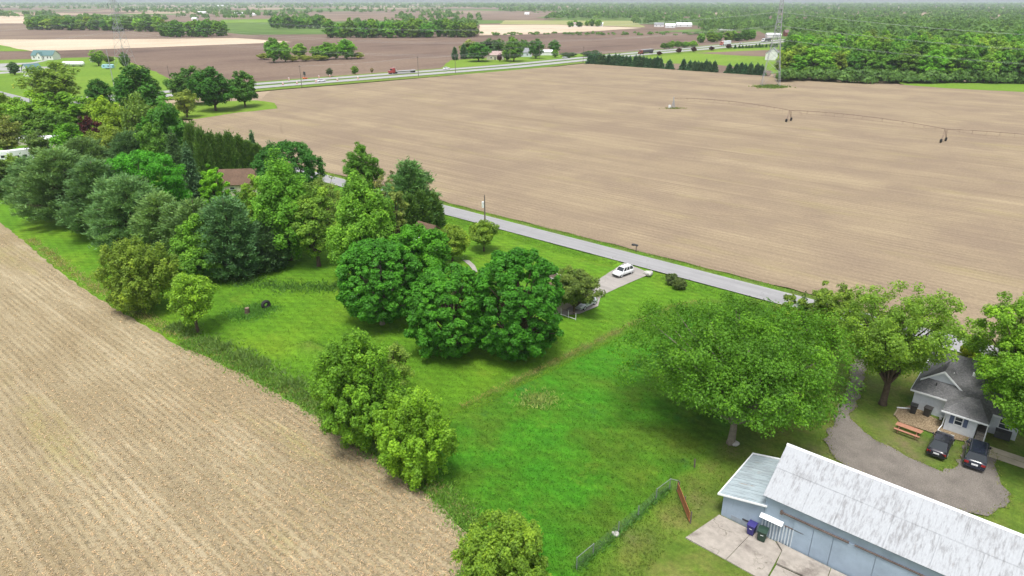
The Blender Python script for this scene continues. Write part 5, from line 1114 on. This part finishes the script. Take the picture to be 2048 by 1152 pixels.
semi(G(1291, 107.5, -.08), hdir((1400, 96.5), (1180, 116)), 'red truck with dark hopper trailer passing the spruces', (.22, .03, .03), 'hop')
semi(G(1450, 90.2, -.08), hdir((1536, 84), (1400, 96.5)), 'white box trailer behind a red truck at the highway bend', (.45, .06, .04), 'box')
semi(G(1532, 83.2, -.08), hdir((1536, 84), (1400, 96.5)), 'white truck with grey trailer behind the right tower', (.75, .76, .78), 'hop')
for u, v, lb, c in ((893, 138.5, 'white car on the far carriageway right of the flatbed truck', (.78, .79, .8)), (643, 163.5, 'white car among the traffic barrels on the highway', (.76, .76, .78)), (1482, 87.8, 'white car behind the box trailer at the highway bend', (.75, .75, .77)), (1560, 80.5, 'pale car on the far highway right of the tower', (.7, .7, .72)), (1130, 116.5, 'grey car by the farmstead drive', (.4, .42, .45)), (1573, 79.2, 'white far car at the right end of the highway', (.74, .74, .75))):
    car(G(u, v, -.08), hdir((1024, 128), (522, 167)) + math.pi, lb, c, 'sedan', 1.05, name='highway_car')
# camper and vans glimpsed between trees
def camper(loc, yaw, label, L=6.0, h=2.9):
    o = thing('camper', label, 'camper', loc, yaw); MB().prism([(-L / 2, .6), (L / 2 - .5, .6), (L / 2, 1.4), (L / 2 - .3, h), (-L / 2 + .2, h)], 'y', -1.15, 1.15).build('body', TRIM, o)
    for x in (-L * .2, L * .1): MB().box(x - .5, x + .5, -1.18, -1.14, 1.5, 2.2).build('window', CGL, o)
    for x in (-.5, .5):
        for s in (-1, 1): MB().tube([(x, s * 1.0, .36), (x, s * 1.17, .36)], .36, 12).build('wheel', TYRE, o)
camper(G(842, 508), YAW + .3, 'white camper glimpsed through the maples beside the brown shed', 6.5, 2.8)
camper(G(22, 324), YAW + 1.2, 'white van shaped camper at the left edge of the grove', 6.5, 3.2); camper(G(46, 324), YAW + 1.5, 'tall white camper right beside the one at the left edge', 6.0, 3.6)

# ------------------------------------------------------------------ fence, panel, yard things
GREY = paint('fence_galvanised', (.17, .20, .18), .5, .15, 2, .4)
fp = [(1153, 1139), (1186, 1111), (1236.6, 1067), (1276, 1034.7), (1312, 999.8), (1338.7, 979.5), (1354, 983)]
FP = [G(u, v) for u, v in fp]; b0 = FP[0]
fen = thing('chain_link_fence', 'low chain link fence with steel posts along the meadow edge', 'fence', b0)
def rel(q, z): return Vector((q.x - b0.x, q.y - b0.y, z))
for k, q in enumerate(FP): MB().tube([rel(q, -.2), rel(q, 1.28)], .05, 8).build('post', GREY if k < 6 else RUST, fen)
for a, b in ((0, 1), (4, 5), (5, 6)): MB().tube([rel(FP[a], 1.24), rel(FP[b], 1.24)], .035, 6).build('top_rail', GREY, fen)
for a, b in zip(FP[:-1], FP[1:]):
    L = (b - a).length; mb = MB(); n = int(L / .2); hh = 1.2; dx = (b - a) / L
    nn = int(hh / .2)
    for i in range(-nn, n):
        s0, s1 = i * .2, i * .2 + hh
        for sg in (0, 1):
            p0, p1 = (max(s0, 0), min(s1, L))
            z0_, z1_ = (p0 - s0), (p1 - s0)
            if p1 - p0 < .05: continue
            if sg: z0_, z1_ = hh - z0_, hh - z1_
            mb.tube([rel(a + dx * p0, z0_ + .03), rel(a + dx * p1, z1_ + .03)], .0032, 3, False)
    mb.build('wire_mesh', GREY, fen)
pa, pb_ = G(1355, 985), G(1379, 1046.7); pn = thing('picket_panel', 'leaning reddish wooden picket panel at the end of the chain link fence', 'fence panel', pa, math.atan2(pb_.y - pa.y, pb_.x - pa.x)); PL_ = (pb_ - pa).length
CED = paint('faded_red_wood', (.34, .14, .06), .85, .3, 3)
npk = 34; pk = MB().box(-.045, .045, -.02, .02, .08, 1.18).mesh('picket')
for i in range(npk):
    o = link('picket', pk, CED, pn); o.location = (.08 + i * (PL_ - .16) / (npk - 1), 0, random.uniform(-.02, .02)); o.rotation_euler = (.06, random.uniform(-.015, .015), 0)
for z_ in (.3, .95): MB().box(0, PL_, -.07, -.025, z_ - .05, z_ + .05).build('rail', CED, pn)
for x_ in (0.02, PL_ * .5, PL_ - .02): MB().box(x_ - .05, x_ + .05, .025, .12, -.2, 1.25).build('post', RUST, pn)
def rock(name, label, loc, r, m, seed, cat='rock'):
    rng = np.random.default_rng(seed); import bmesh
    bm = bmesh.new(); bmesh.ops.create_icosphere(bm, subdivisions=2, radius=r)
    for v in bm.verts: v.co *= 1 + .18 * math.sin(3.1 * v.co.x / r + seed) * math.cos(2.3 * v.co.y / r + seed) + rng.normal() * .05; v.co.z = v.co.z * .62 + r * .3
    me = bpy.data.meshes.new(name); bm.to_mesh(me); bm.free(); o = link(name, me, m); o.location = loc; return tag(o, label, cat)
STONE = paint('grey_stone', (.42, .41, .39), .9, .25, 3)
rock('boulder', 'pale grey boulder at the foot of the huge spreading tree', G(1470, 889), .42, STONE, 3); rock('boulder', 'flat pale stone against the foot of the chain link fence', G(1231, 1069), .32, STONE, 5); rock('boulder', 'grey stone slab by the driveway culvert', G(1297, 549), .75, STONE, 8)
o = MB().tube([G(1389, 935), G(1390, 918, 1.0)], [.08, .07], 6).build('wooden_stake', RUST); tag(o, 'short dark stake in the grass left of the shed', 'stake')
def torus(mb, c, R, r, axis, n=22, m=10):
    i0 = len(mb.v); ax = Vector(axis).normalized(); a = ax.orthogonal().normalized(); b = ax.cross(a)
    for i in range(n):
        an = 6.2832 * i / n; d_ = a * math.cos(an) + b * math.sin(an)
        for j in range(m): bn = 6.2832 * j / m; mb.v.append(tuple(Vector(c) + d_ * (R + r * math.cos(bn)) + ax * r * 1.2 * math.sin(bn)))
    for i in range(n):
        for j in range(m): mb.f.append((i0 + i * m + j, i0 + ((i + 1) % n) * m + j, i0 + ((i + 1) % n) * m + (j + 1) % m, i0 + i * m + (j + 1) % m))
q = G(533, 617); mb = MB(); torus(mb, (q.x, q.y, .62), .50, .24, (.8, -.75, 0)); tag(mb.build('tractor_tyre', TYRE, None, True), 'black tyre standing upright on the left lawn', 'tyre')
stp = thing('tree_stump', 'short brown stump in the weedy bed on the left lawn', 'stump', G(495, 628)); MB().tube([(0, 0, -.1), (0, 0, .25), (.05, .02, .95)], [.5, .38, .33], 10).build('trunk', BARK, stp); MB().tube([(.05, .02, .95), (.05, .02, .97)], .31, 10).build('cut_face', paint('cut_wood', (.22, .17, .12), .9), stp)
def logpile(loc, yaw, n, label, seed):
    rng = np.random.default_rng(seed); o = thing('firewood_pile', label, 'firewood', loc, yaw); ms = [paint('log_dark', (.10, .08, .065), .95, .3, 4), paint('log_pale', (.34, .30, .25), .95, .3, 4)]
    for i in range(n):
        x, y = rng.uniform(-1.7, 1.7), rng.normal() * .45; z = max(.12, .55 - abs(x) * .22 - abs(y) * .4) * rng.uniform(.3, 1); a = rng.uniform(0, 3.14); l = rng.uniform(.25, .6); d_ = Vector((math.cos(a), math.sin(a), rng.normal() * .2)) * l; c = Vector((x, y, z))
        MB().tube([c - d_, c + d_], rng.uniform(.08, .17), 7).build('log', ms[int(rng.uniform() < .45)], o)
logpile(G(160, 457), YAW, 42, 'loose pile of dark and pale firewood before the pines', 1); logpile(G(67, 415), YAW + .4, 24, 'dark brush and log heap at the far end of the left lawn', 2)
mbx = thing('mailbox', 'dark mailbox on a post across the road from the driveway', 'mailbox', G(1272, 503.5), YAW); MB().box(-.05, .05, -.05, .05, 0, 1.1).build('post', POLE, mbx); MB().prism([(-.14, 1.1), (.14, 1.1), (.14, 1.3), (.08, 1.4), (-.08, 1.4), (-.14, 1.3)], 'x', -.3, .3).build('box', DARK, mbx); MB().box(-.9, -.4, -.2, .2, 1.05, 1.35).build('paper_box', DARK, mbx)
rl = thing('deck_railing', 'white railing posts beside the small grey green tree', 'railing', G(1122, 630), YAW)
for x_ in (0, 1.3, 2.6): MB().tube([(x_, 0, 0), (x_, 0, 1.1)], .04, 6).build('post', TRIM, rl)
MB().box(0, 2.6, -.03, .03, .1, .16).build('rail', TRIM, rl); MB().box(0, 2.6, -.03, .03, 1.0, 1.05).build('rail', RUST, rl)
bed = thing('planter_bed', 'dark soil bed with pale edging right of the round maple', 'garden bed', G(1100, 551, .05), YAW); MB().box(-1.6, 1.6, -1.0, 1.0, -.1, .1).build('soil', paint('bed_soil', (.09, .065, .05), .95, .3, 5), bed)
for y_ in (-1.05, 1.05): MB().box(-1.7, 1.7, y_ - .08, y_ + .08, -.1, .2).build('edging', STONE, bed)
# traffic barrels and work board on the highway
ORG = paint('safety_orange', (.62, .13, .03), .5, .08)
def barrel(u, v, lb):
    o = thing('traffic_barrel', lb, 'traffic barrel', G(u, v, -.08), 0, 'traffic barrels on the highway')
    for k in range(4): MB().tube([(0, 0, .1 + k * .32), (0, 0, .42 + k * .32)], [.40 - k * .03, .38 - k * .03], 10).build('band', ORG if k % 2 == 0 else TRIM, o)
    MB().tube([(0, 0, 0), (0, 0, .1)], .52, 10).build('base', TYRE, o)
for u, v, lb in ((578, 160.5, 'left of the work board'), (638, 156, 'second on the far shoulder'), (660, 153.8, 'under the gnarled little tree'), (566, 169.5, 'on the median at left'), (594, 167.5, 'on the median below the work board'), (632, 164.5, 'on the median left of the white car'), (675, 161.3, 'on the median right of the white car'), (716, 158.2, 'alone near the green sapling')): barrel(u, v, 'orange and white traffic barrel, ' + lb)
wb_ = thing('arrow_board', 'dark arrow board trailer with orange base beside the highway', 'road sign', G(610, 158.5, -.3), hdir((1024, 128), (522, 167)) + math.pi / 2); MB().box(-1.3, 1.3, -.08, .08, 2.2, 4.2).build('board', DARK, wb_); MB().box(-.1, .1, -.1, .1, .8, 2.2).build('mast', DARK, wb_); MB().box(-1.3, 1.3, -1.0, 1.0, .4, .9).build('chassis', ORG, wb_)
for s in (-1, 1): MB().tube([(s * 1.3, 0, .35), (s * 1.5, 0, .35)], .35, 10).build('wheel', TYRE, wb_)
sg = thing('road_work_sign', 'orange road work sign behind the arborvitae hedge', 'road sign', G(514, 312), YAW + 1.57); MB().tube([(0, 0, 0), (0, 0, 2.2)], .06, 6).build('post', DARK, sg); MB().prism([(-.85, 2.9), (0, 2.05), (.85, 2.9), (0, 3.75)], 'y', -.06, -.02).build('board', ORG, sg)
sg = thing('marker_post', 'small yellow marker on the farm lawn by the left road', 'marker', G(27, 176, -.4)); MB().tube([(0, 0, 0), (0, 0, 1.6)], .3, 8).build('post', paint('marker_yellow', (.7, .5, .05), .6), sg); MB().tube([(0, 0, 1.6), (0, 0, 1.9)], [.3, .1], 8).build('cap', paint('marker_yellow', (.7, .5, .05), .6), sg)

# ------------------------------------------------------------------ bushes
def bush(u, v, r, label, col, seed, h=None):
    q = G(u, v); R = r * DEP(q.x, q.y, .6) / F; o = deciduous(seed, h or R * 1.9, R, cb=.02, ncl=60, nlf=60, leaf=.13, shape='round', clump=.27, spread=.25); plant(o, 'bush', label, q, col=col, cat='bush')
bush(1342, 568, 11, 'clipped round dark bush, the left of two by the roadside ditch', (.045, .075, .028), 201); bush(1358, 578, 12, 'clipped round dark bush, the right of two by the roadside ditch', (.05, .08, .026), 202)

# ------------------------------------------------------------------ weeds, tall grass, straw (uncountable)
def weeds(name, label, pts, hgt, col, seed, blade=.05, mat_=None, cat='weeds', z=None):
    rng = np.random.default_rng(seed); P = np.array(pts, dtype=float); n = len(P); hs_ = hgt * rng.uniform(.45, 1.25, n)
    ax = unit(np.stack([rng.normal(size=n) * .9, rng.normal(size=n) * .9, np.ones(n)], -1)); nm = unit(np.stack([rng.normal(size=n) * .6, rng.normal(size=n) * .6, rng.normal(size=n) * .2 + 1.0], -1)); nm = unit(nm - ax * np.sum(nm * ax, -1, keepdims=True))
    c = P + ax * hs_[:, None] * .5 * np.array([1, 1, 1.0]); q = leaf_quads(c, nm, hs_ * .55, blade * rng.uniform(.6, 1.5, n), ax, rng)
    o = link(name, np_mesh(name, q, 3, np.clip(.48 + rng.normal(size=n) * .2, 0, 1)), mat_ or LEAF); o.color = (*col, 1); o['kind'] = 'stuff'; o['label'] = label; o['category'] = cat; return o
def edge_pts(line, wid, n, rng, clump=1.0):
    L = [np.array(W(*q)[:2]) for q in line]; seg = np.array([np.linalg.norm(b - a) for a, b in zip(L[:-1], L[1:])]); cum = np.concatenate([[0], np.cumsum(seg)])
    x = rng.uniform(0, cum[-1], n * 3); dens = (.35 + .65 * (.5 + .5 * np.sin(x * .55 + 1.3) * np.sin(x * .21 + .4) + .35 * np.sin(x * 1.7))) ** clump; x = x[rng.uniform(0, 1, len(x)) < dens][:n]
    k = np.clip(np.searchsorted(cum, x) - 1, 0, len(seg) - 1); f = ((x - cum[k]) / seg[k])[:, None]; A = np.array(L)[k]; B = np.array(L)[k + 1]; p = A + (B - A) * f; tdir = unit(B - A); nrm = np.stack([-tdir[:, 1], tdir[:, 0]], -1)
    p = p + nrm * (rng.normal(size=(len(x), 1)) * wid * .5); return np.concatenate([p, np.zeros((len(p), 1))], 1)
rg = np.random.default_rng(99)
FEDGE = [(-150, 34.2), (-123, 33.0), (-106, 33.0), (-86, 33.6), (-73, 35.0), (-57, 35.4), (-48, 34.8), (-39, 34.4), (-32, 33.2), (-29.5, 31), (-28.4, 26)]
weeds('weed_strip', 'tall green weeds along the edge of the near stubble field', edge_pts(FEDGE[3:], 1.5, 19000, rg, .8), .35, (.15, .31, .045), 1, .06)
weeds('weed_strip', 'pale dry grass along the edge of the near stubble field', edge_pts(FEDGE, 1.2, 9000, rg), .32, (.32, .31, .12), 2, .045)
weeds('weed_strip', 'dark weeds in the brambly strip left of the foreground clump', edge_pts([(-92, 34.5), (-73, 36.2), (-57, 36.4), (-45, 35.6)], 1.8, 5200, rg, 1.5), .7, (.13, .23, .05), 3, .06)
weeds('verge_grass', 'rough grass along the far edge of the county road', edge_pts([(-260, 103.1), (-120, 103.2), (-40, 103.1), (60, 103.1)], .8, 15000, rg, .5), .22, (.19, .27, .06), 4, .05)
weeds('verge_grass', 'rough grass in the ditches beside the county road', np.concatenate([edge_pts([(-130, 95.2), (-58, 95.2)], 1.6, 7000, rg, .5), edge_pts([(-50, 95.0), (40, 95.0)], 1.6, 8000, rg, .5)]), .2, (.13, .26, .03), 5, .045)
dl = [(float(ditch_s(t_)), t_) for t_ in (46, 52, 60, 70, 78, 86, 90)]
weeds('ditch_grass', 'dry brownish grass in the ditch between the two lawns', edge_pts(dl, .6, 2600, rg, .6), .2, (.26, .25, .08), 6, .04)
weeds('ditch_grass', 'light green grass on the bank of the ditch', edge_pts([(a + 1.7, b) for a, b in dl], .6, 5000, rg, .4), .2, (.18, .32, .03), 7, .045)
def patch(u, v, rx, ry, n, rng): q = G(u, v); return np.stack([q.x + rng.normal(size=n) * rx * .5, q.y + rng.normal(size=n) * ry * .5, np.zeros(n)], -1)
weeds('weed_patch', 'weedy flower bed around the stump and the tyre', np.concatenate([patch(490, 630, 3.2, 2.0, 1800, rg), patch(512, 618, 2.8, 2.4, 1200, rg), patch(533, 618, 1.6, 1.0, 500, rg)]), .38, (.10, .26, .035), 8, .06)
weeds('weed_patch', 'pale tall grass tuft in the middle of the meadow', patch(1074, 800, 2.6, 2.0, 900, rg), .45, (.27, .36, .10), 9, .045)
weeds('weed_patch', 'green weeds around the foot of the right transmission tower', np.concatenate([patch(1541, 174, 7.5, 6, 1500, rg)]), .9, (.13, .22, .045), 10, .28)
weeds('weed_patch', 'small weeds around the irrigator pivot', patch(1346, 217, 4, 2.4, 260, rg), .5, (.15, .2, .05), 11, .15)
weeds('weed_patch', 'weeds under the chain link fence', np.concatenate([np.stack([a.x + (b.x - a.x) * rg.uniform(size=500) + rg.normal(size=500) * .15, a.y + (b.y - a.y) * rg.uniform(size=500) * 0 + (b.y - a.y) * .5 + 0 * rg.normal(size=500), np.zeros(500)], -1) for a, b in []] + [np.array([np.array(a.lerp(b, f_)) + np.append(rg.normal(size=2) * .16, 0) for f_ in rg.uniform(size=190)]) for a, b in zip(FP[:-2], FP[1:-1])]), .5, (.10, .25, .045), 12, .045)
weeds('weed_patch', 'weeds and shade plants under the pines at the lawn edge', edge_pts([(-118, 46), (-100, 49.5), (-91, 53), (-84, 60)], 2.5, 5000, rg, .5), .42, (.08, .19, .03), 13, .07)
weeds('weed_patch', 'tall weed stems in front of the shed wall at the bottom edge', np.array([np.array(G(1900 + rg.normal() * 45, 1215 + rg.normal() * 6)) for _ in range(900)]), 2.3, (.10, .17, .03), 14, .06)
# straw litter on the near field
nst_ = 120000
s_ = -28 - rg.exponential(38, nst_ * 2); t_ = 34 - rg.uniform(0, 1, nst_ * 2) ** 1.15 * 52
tt0 = np.interp(s_, [-166, -123, -86, -57, -39, -31, -29], [33.4, 31.2, 31.8, 34, 33, 31, 28]); t_ = np.where(rg.uniform(size=len(t_)) < .62, np.round(t_ / .76) * .76 + rg.normal(size=len(t_)) * .09, t_)
ok_ = (t_ < tt0) & (s_ > -175); s_, t_ = s_[ok_][:nst_], t_[ok_][:nst_]; n = len(s_)
cpt = np.stack([s_ * D[0] + t_ * N[0], s_ * D[1] + t_ * N[1], np.full(n, .06) + rg.uniform(0, .05, n)], -1)
ax = unit(np.stack([rg.normal(size=n), rg.normal(size=n), rg.normal(size=n) * .25], -1)); nm = unit(np.stack([rg.normal(size=n) * .3, rg.normal(size=n) * .3, np.ones(n)], -1)); nm = unit(nm - ax * np.sum(nm * ax, -1, keepdims=True))
sl_ = rg.uniform(.10, .26, n); me = np_mesh('straw', leaf_quads(cpt, nm, sl_, rg.uniform(.018, .042, n), ax, rg), 3, np.clip(.5 + rg.normal(size=n) * .25, 0, 1))
o = link('straw', me, LEAF); o.color = (.47, .40, .29, 1); o['kind'] = 'stuff'; o['label'] = 'loose pale straw scattered over the near stubble field'; o['category'] = 'straw'
# grass blades over lawns, coloured by the turf beneath
nb_ = 120000; U = rg.uniform(150, 1990, nb_); V = 470 + rg.uniform(0, 1, nb_) ** .8 * 690
gx_, gy_ = [], []
kx = (U - 1024) / F; ky = (V - 576) / F; tz = HC / (sp + ky * cp); gx_ = kx * tz; gy_ = (cp - ky * sp) * tz
s_ = gx_ * D[0] + gy_ * D[1]; t_ = gx_ * N[0] + gy_ * N[1]; ok_ = (t_ > 35) & (t_ < 96) & (s_ < 18) & ((s_ < -24) | (t_ < 60)) | ((s_ > -28) & (s_ < -21) & (t_ > 20) & (t_ < 60))
sa, ta = ST(SA); ok_ &= ~((s_ > sa - 1.6) & (t_ < ta + 8.2))
dr_ = ST(G(1246, 549)); ok_ &= ~((s_ > -63) & (s_ < -47) & (t_ > 68)); ok_ &= ~((s_ > -16) & (t_ > 52))
gx_, gy_, s_, t_ = gx_[ok_], gy_[ok_], s_[ok_], t_[ok_]; n = len(s_); zt = terrain(s_, t_); hh = rg.uniform(.08, .22, n)
ax = unit(np.stack([rg.normal(size=n) * .6, rg.normal(size=n) * .6, np.ones(n)], -1)); nm = rg.normal(size=(n, 3)); nm = unit(nm - ax * np.sum(nm * ax, -1, keepdims=True))
me = np_mesh('grass_blades', leaf_quads(np.stack([gx_, gy_, zt + hh * .4], -1), nm, hh * .6, rg.uniform(.025, .06, n), ax, rg), 3)
ws = .5 * np.sin(t_ * .9) + .4 * np.sin(t_ * 2.3 + s_) + .3 * np.sin(s_ * 1.7)
lu = sstep(-1, 1.2, s_ - ditch_s(t_) - 1.2 + ws * .3) * (1 - sstep(-1.0, 1.4, s_ + 22.0 + ws * .3)); ya = sstep(-1.0, 1.4, s_ + 22.0 + ws * .3)
zc = np.repeat(np.stack([np.clip(lu, 0, 1), np.clip(ya, 0, 1), np.zeros(n), np.ones(n)], -1).astype(np.float32), 3, axis=0)
ca = me.attributes.new('zone', 'FLOAT_COLOR', 'POINT'); ca.data.foreach_set('color', zc.ravel())
o = link('grass_blades', me, bpy.data.materials['lawn_turf']); o['kind'] = 'stuff'; o['label'] = 'grass blades over the lawns and the meadow'; o['category'] = 'grass'

def outline(name):
    me_ = bpy.data.objects[name].data; return [np.array(v.co) for v in me_.vertices]
gp = []
for a_, b_ in zip(outline('gravel_drive'), outline('gravel_drive')[1:]):
    for _ in range(int(np.linalg.norm(b_ - a_) * 22)): gp.append(a_ + (b_ - a_) * rg.uniform() + np.append(rg.normal(size=2) * .22, 0) * 1.0)
weeds('verge_grass', 'dry grass creeping over the edges of the gravel drive', gp, .16, (.20, .24, .06), 21, .04)
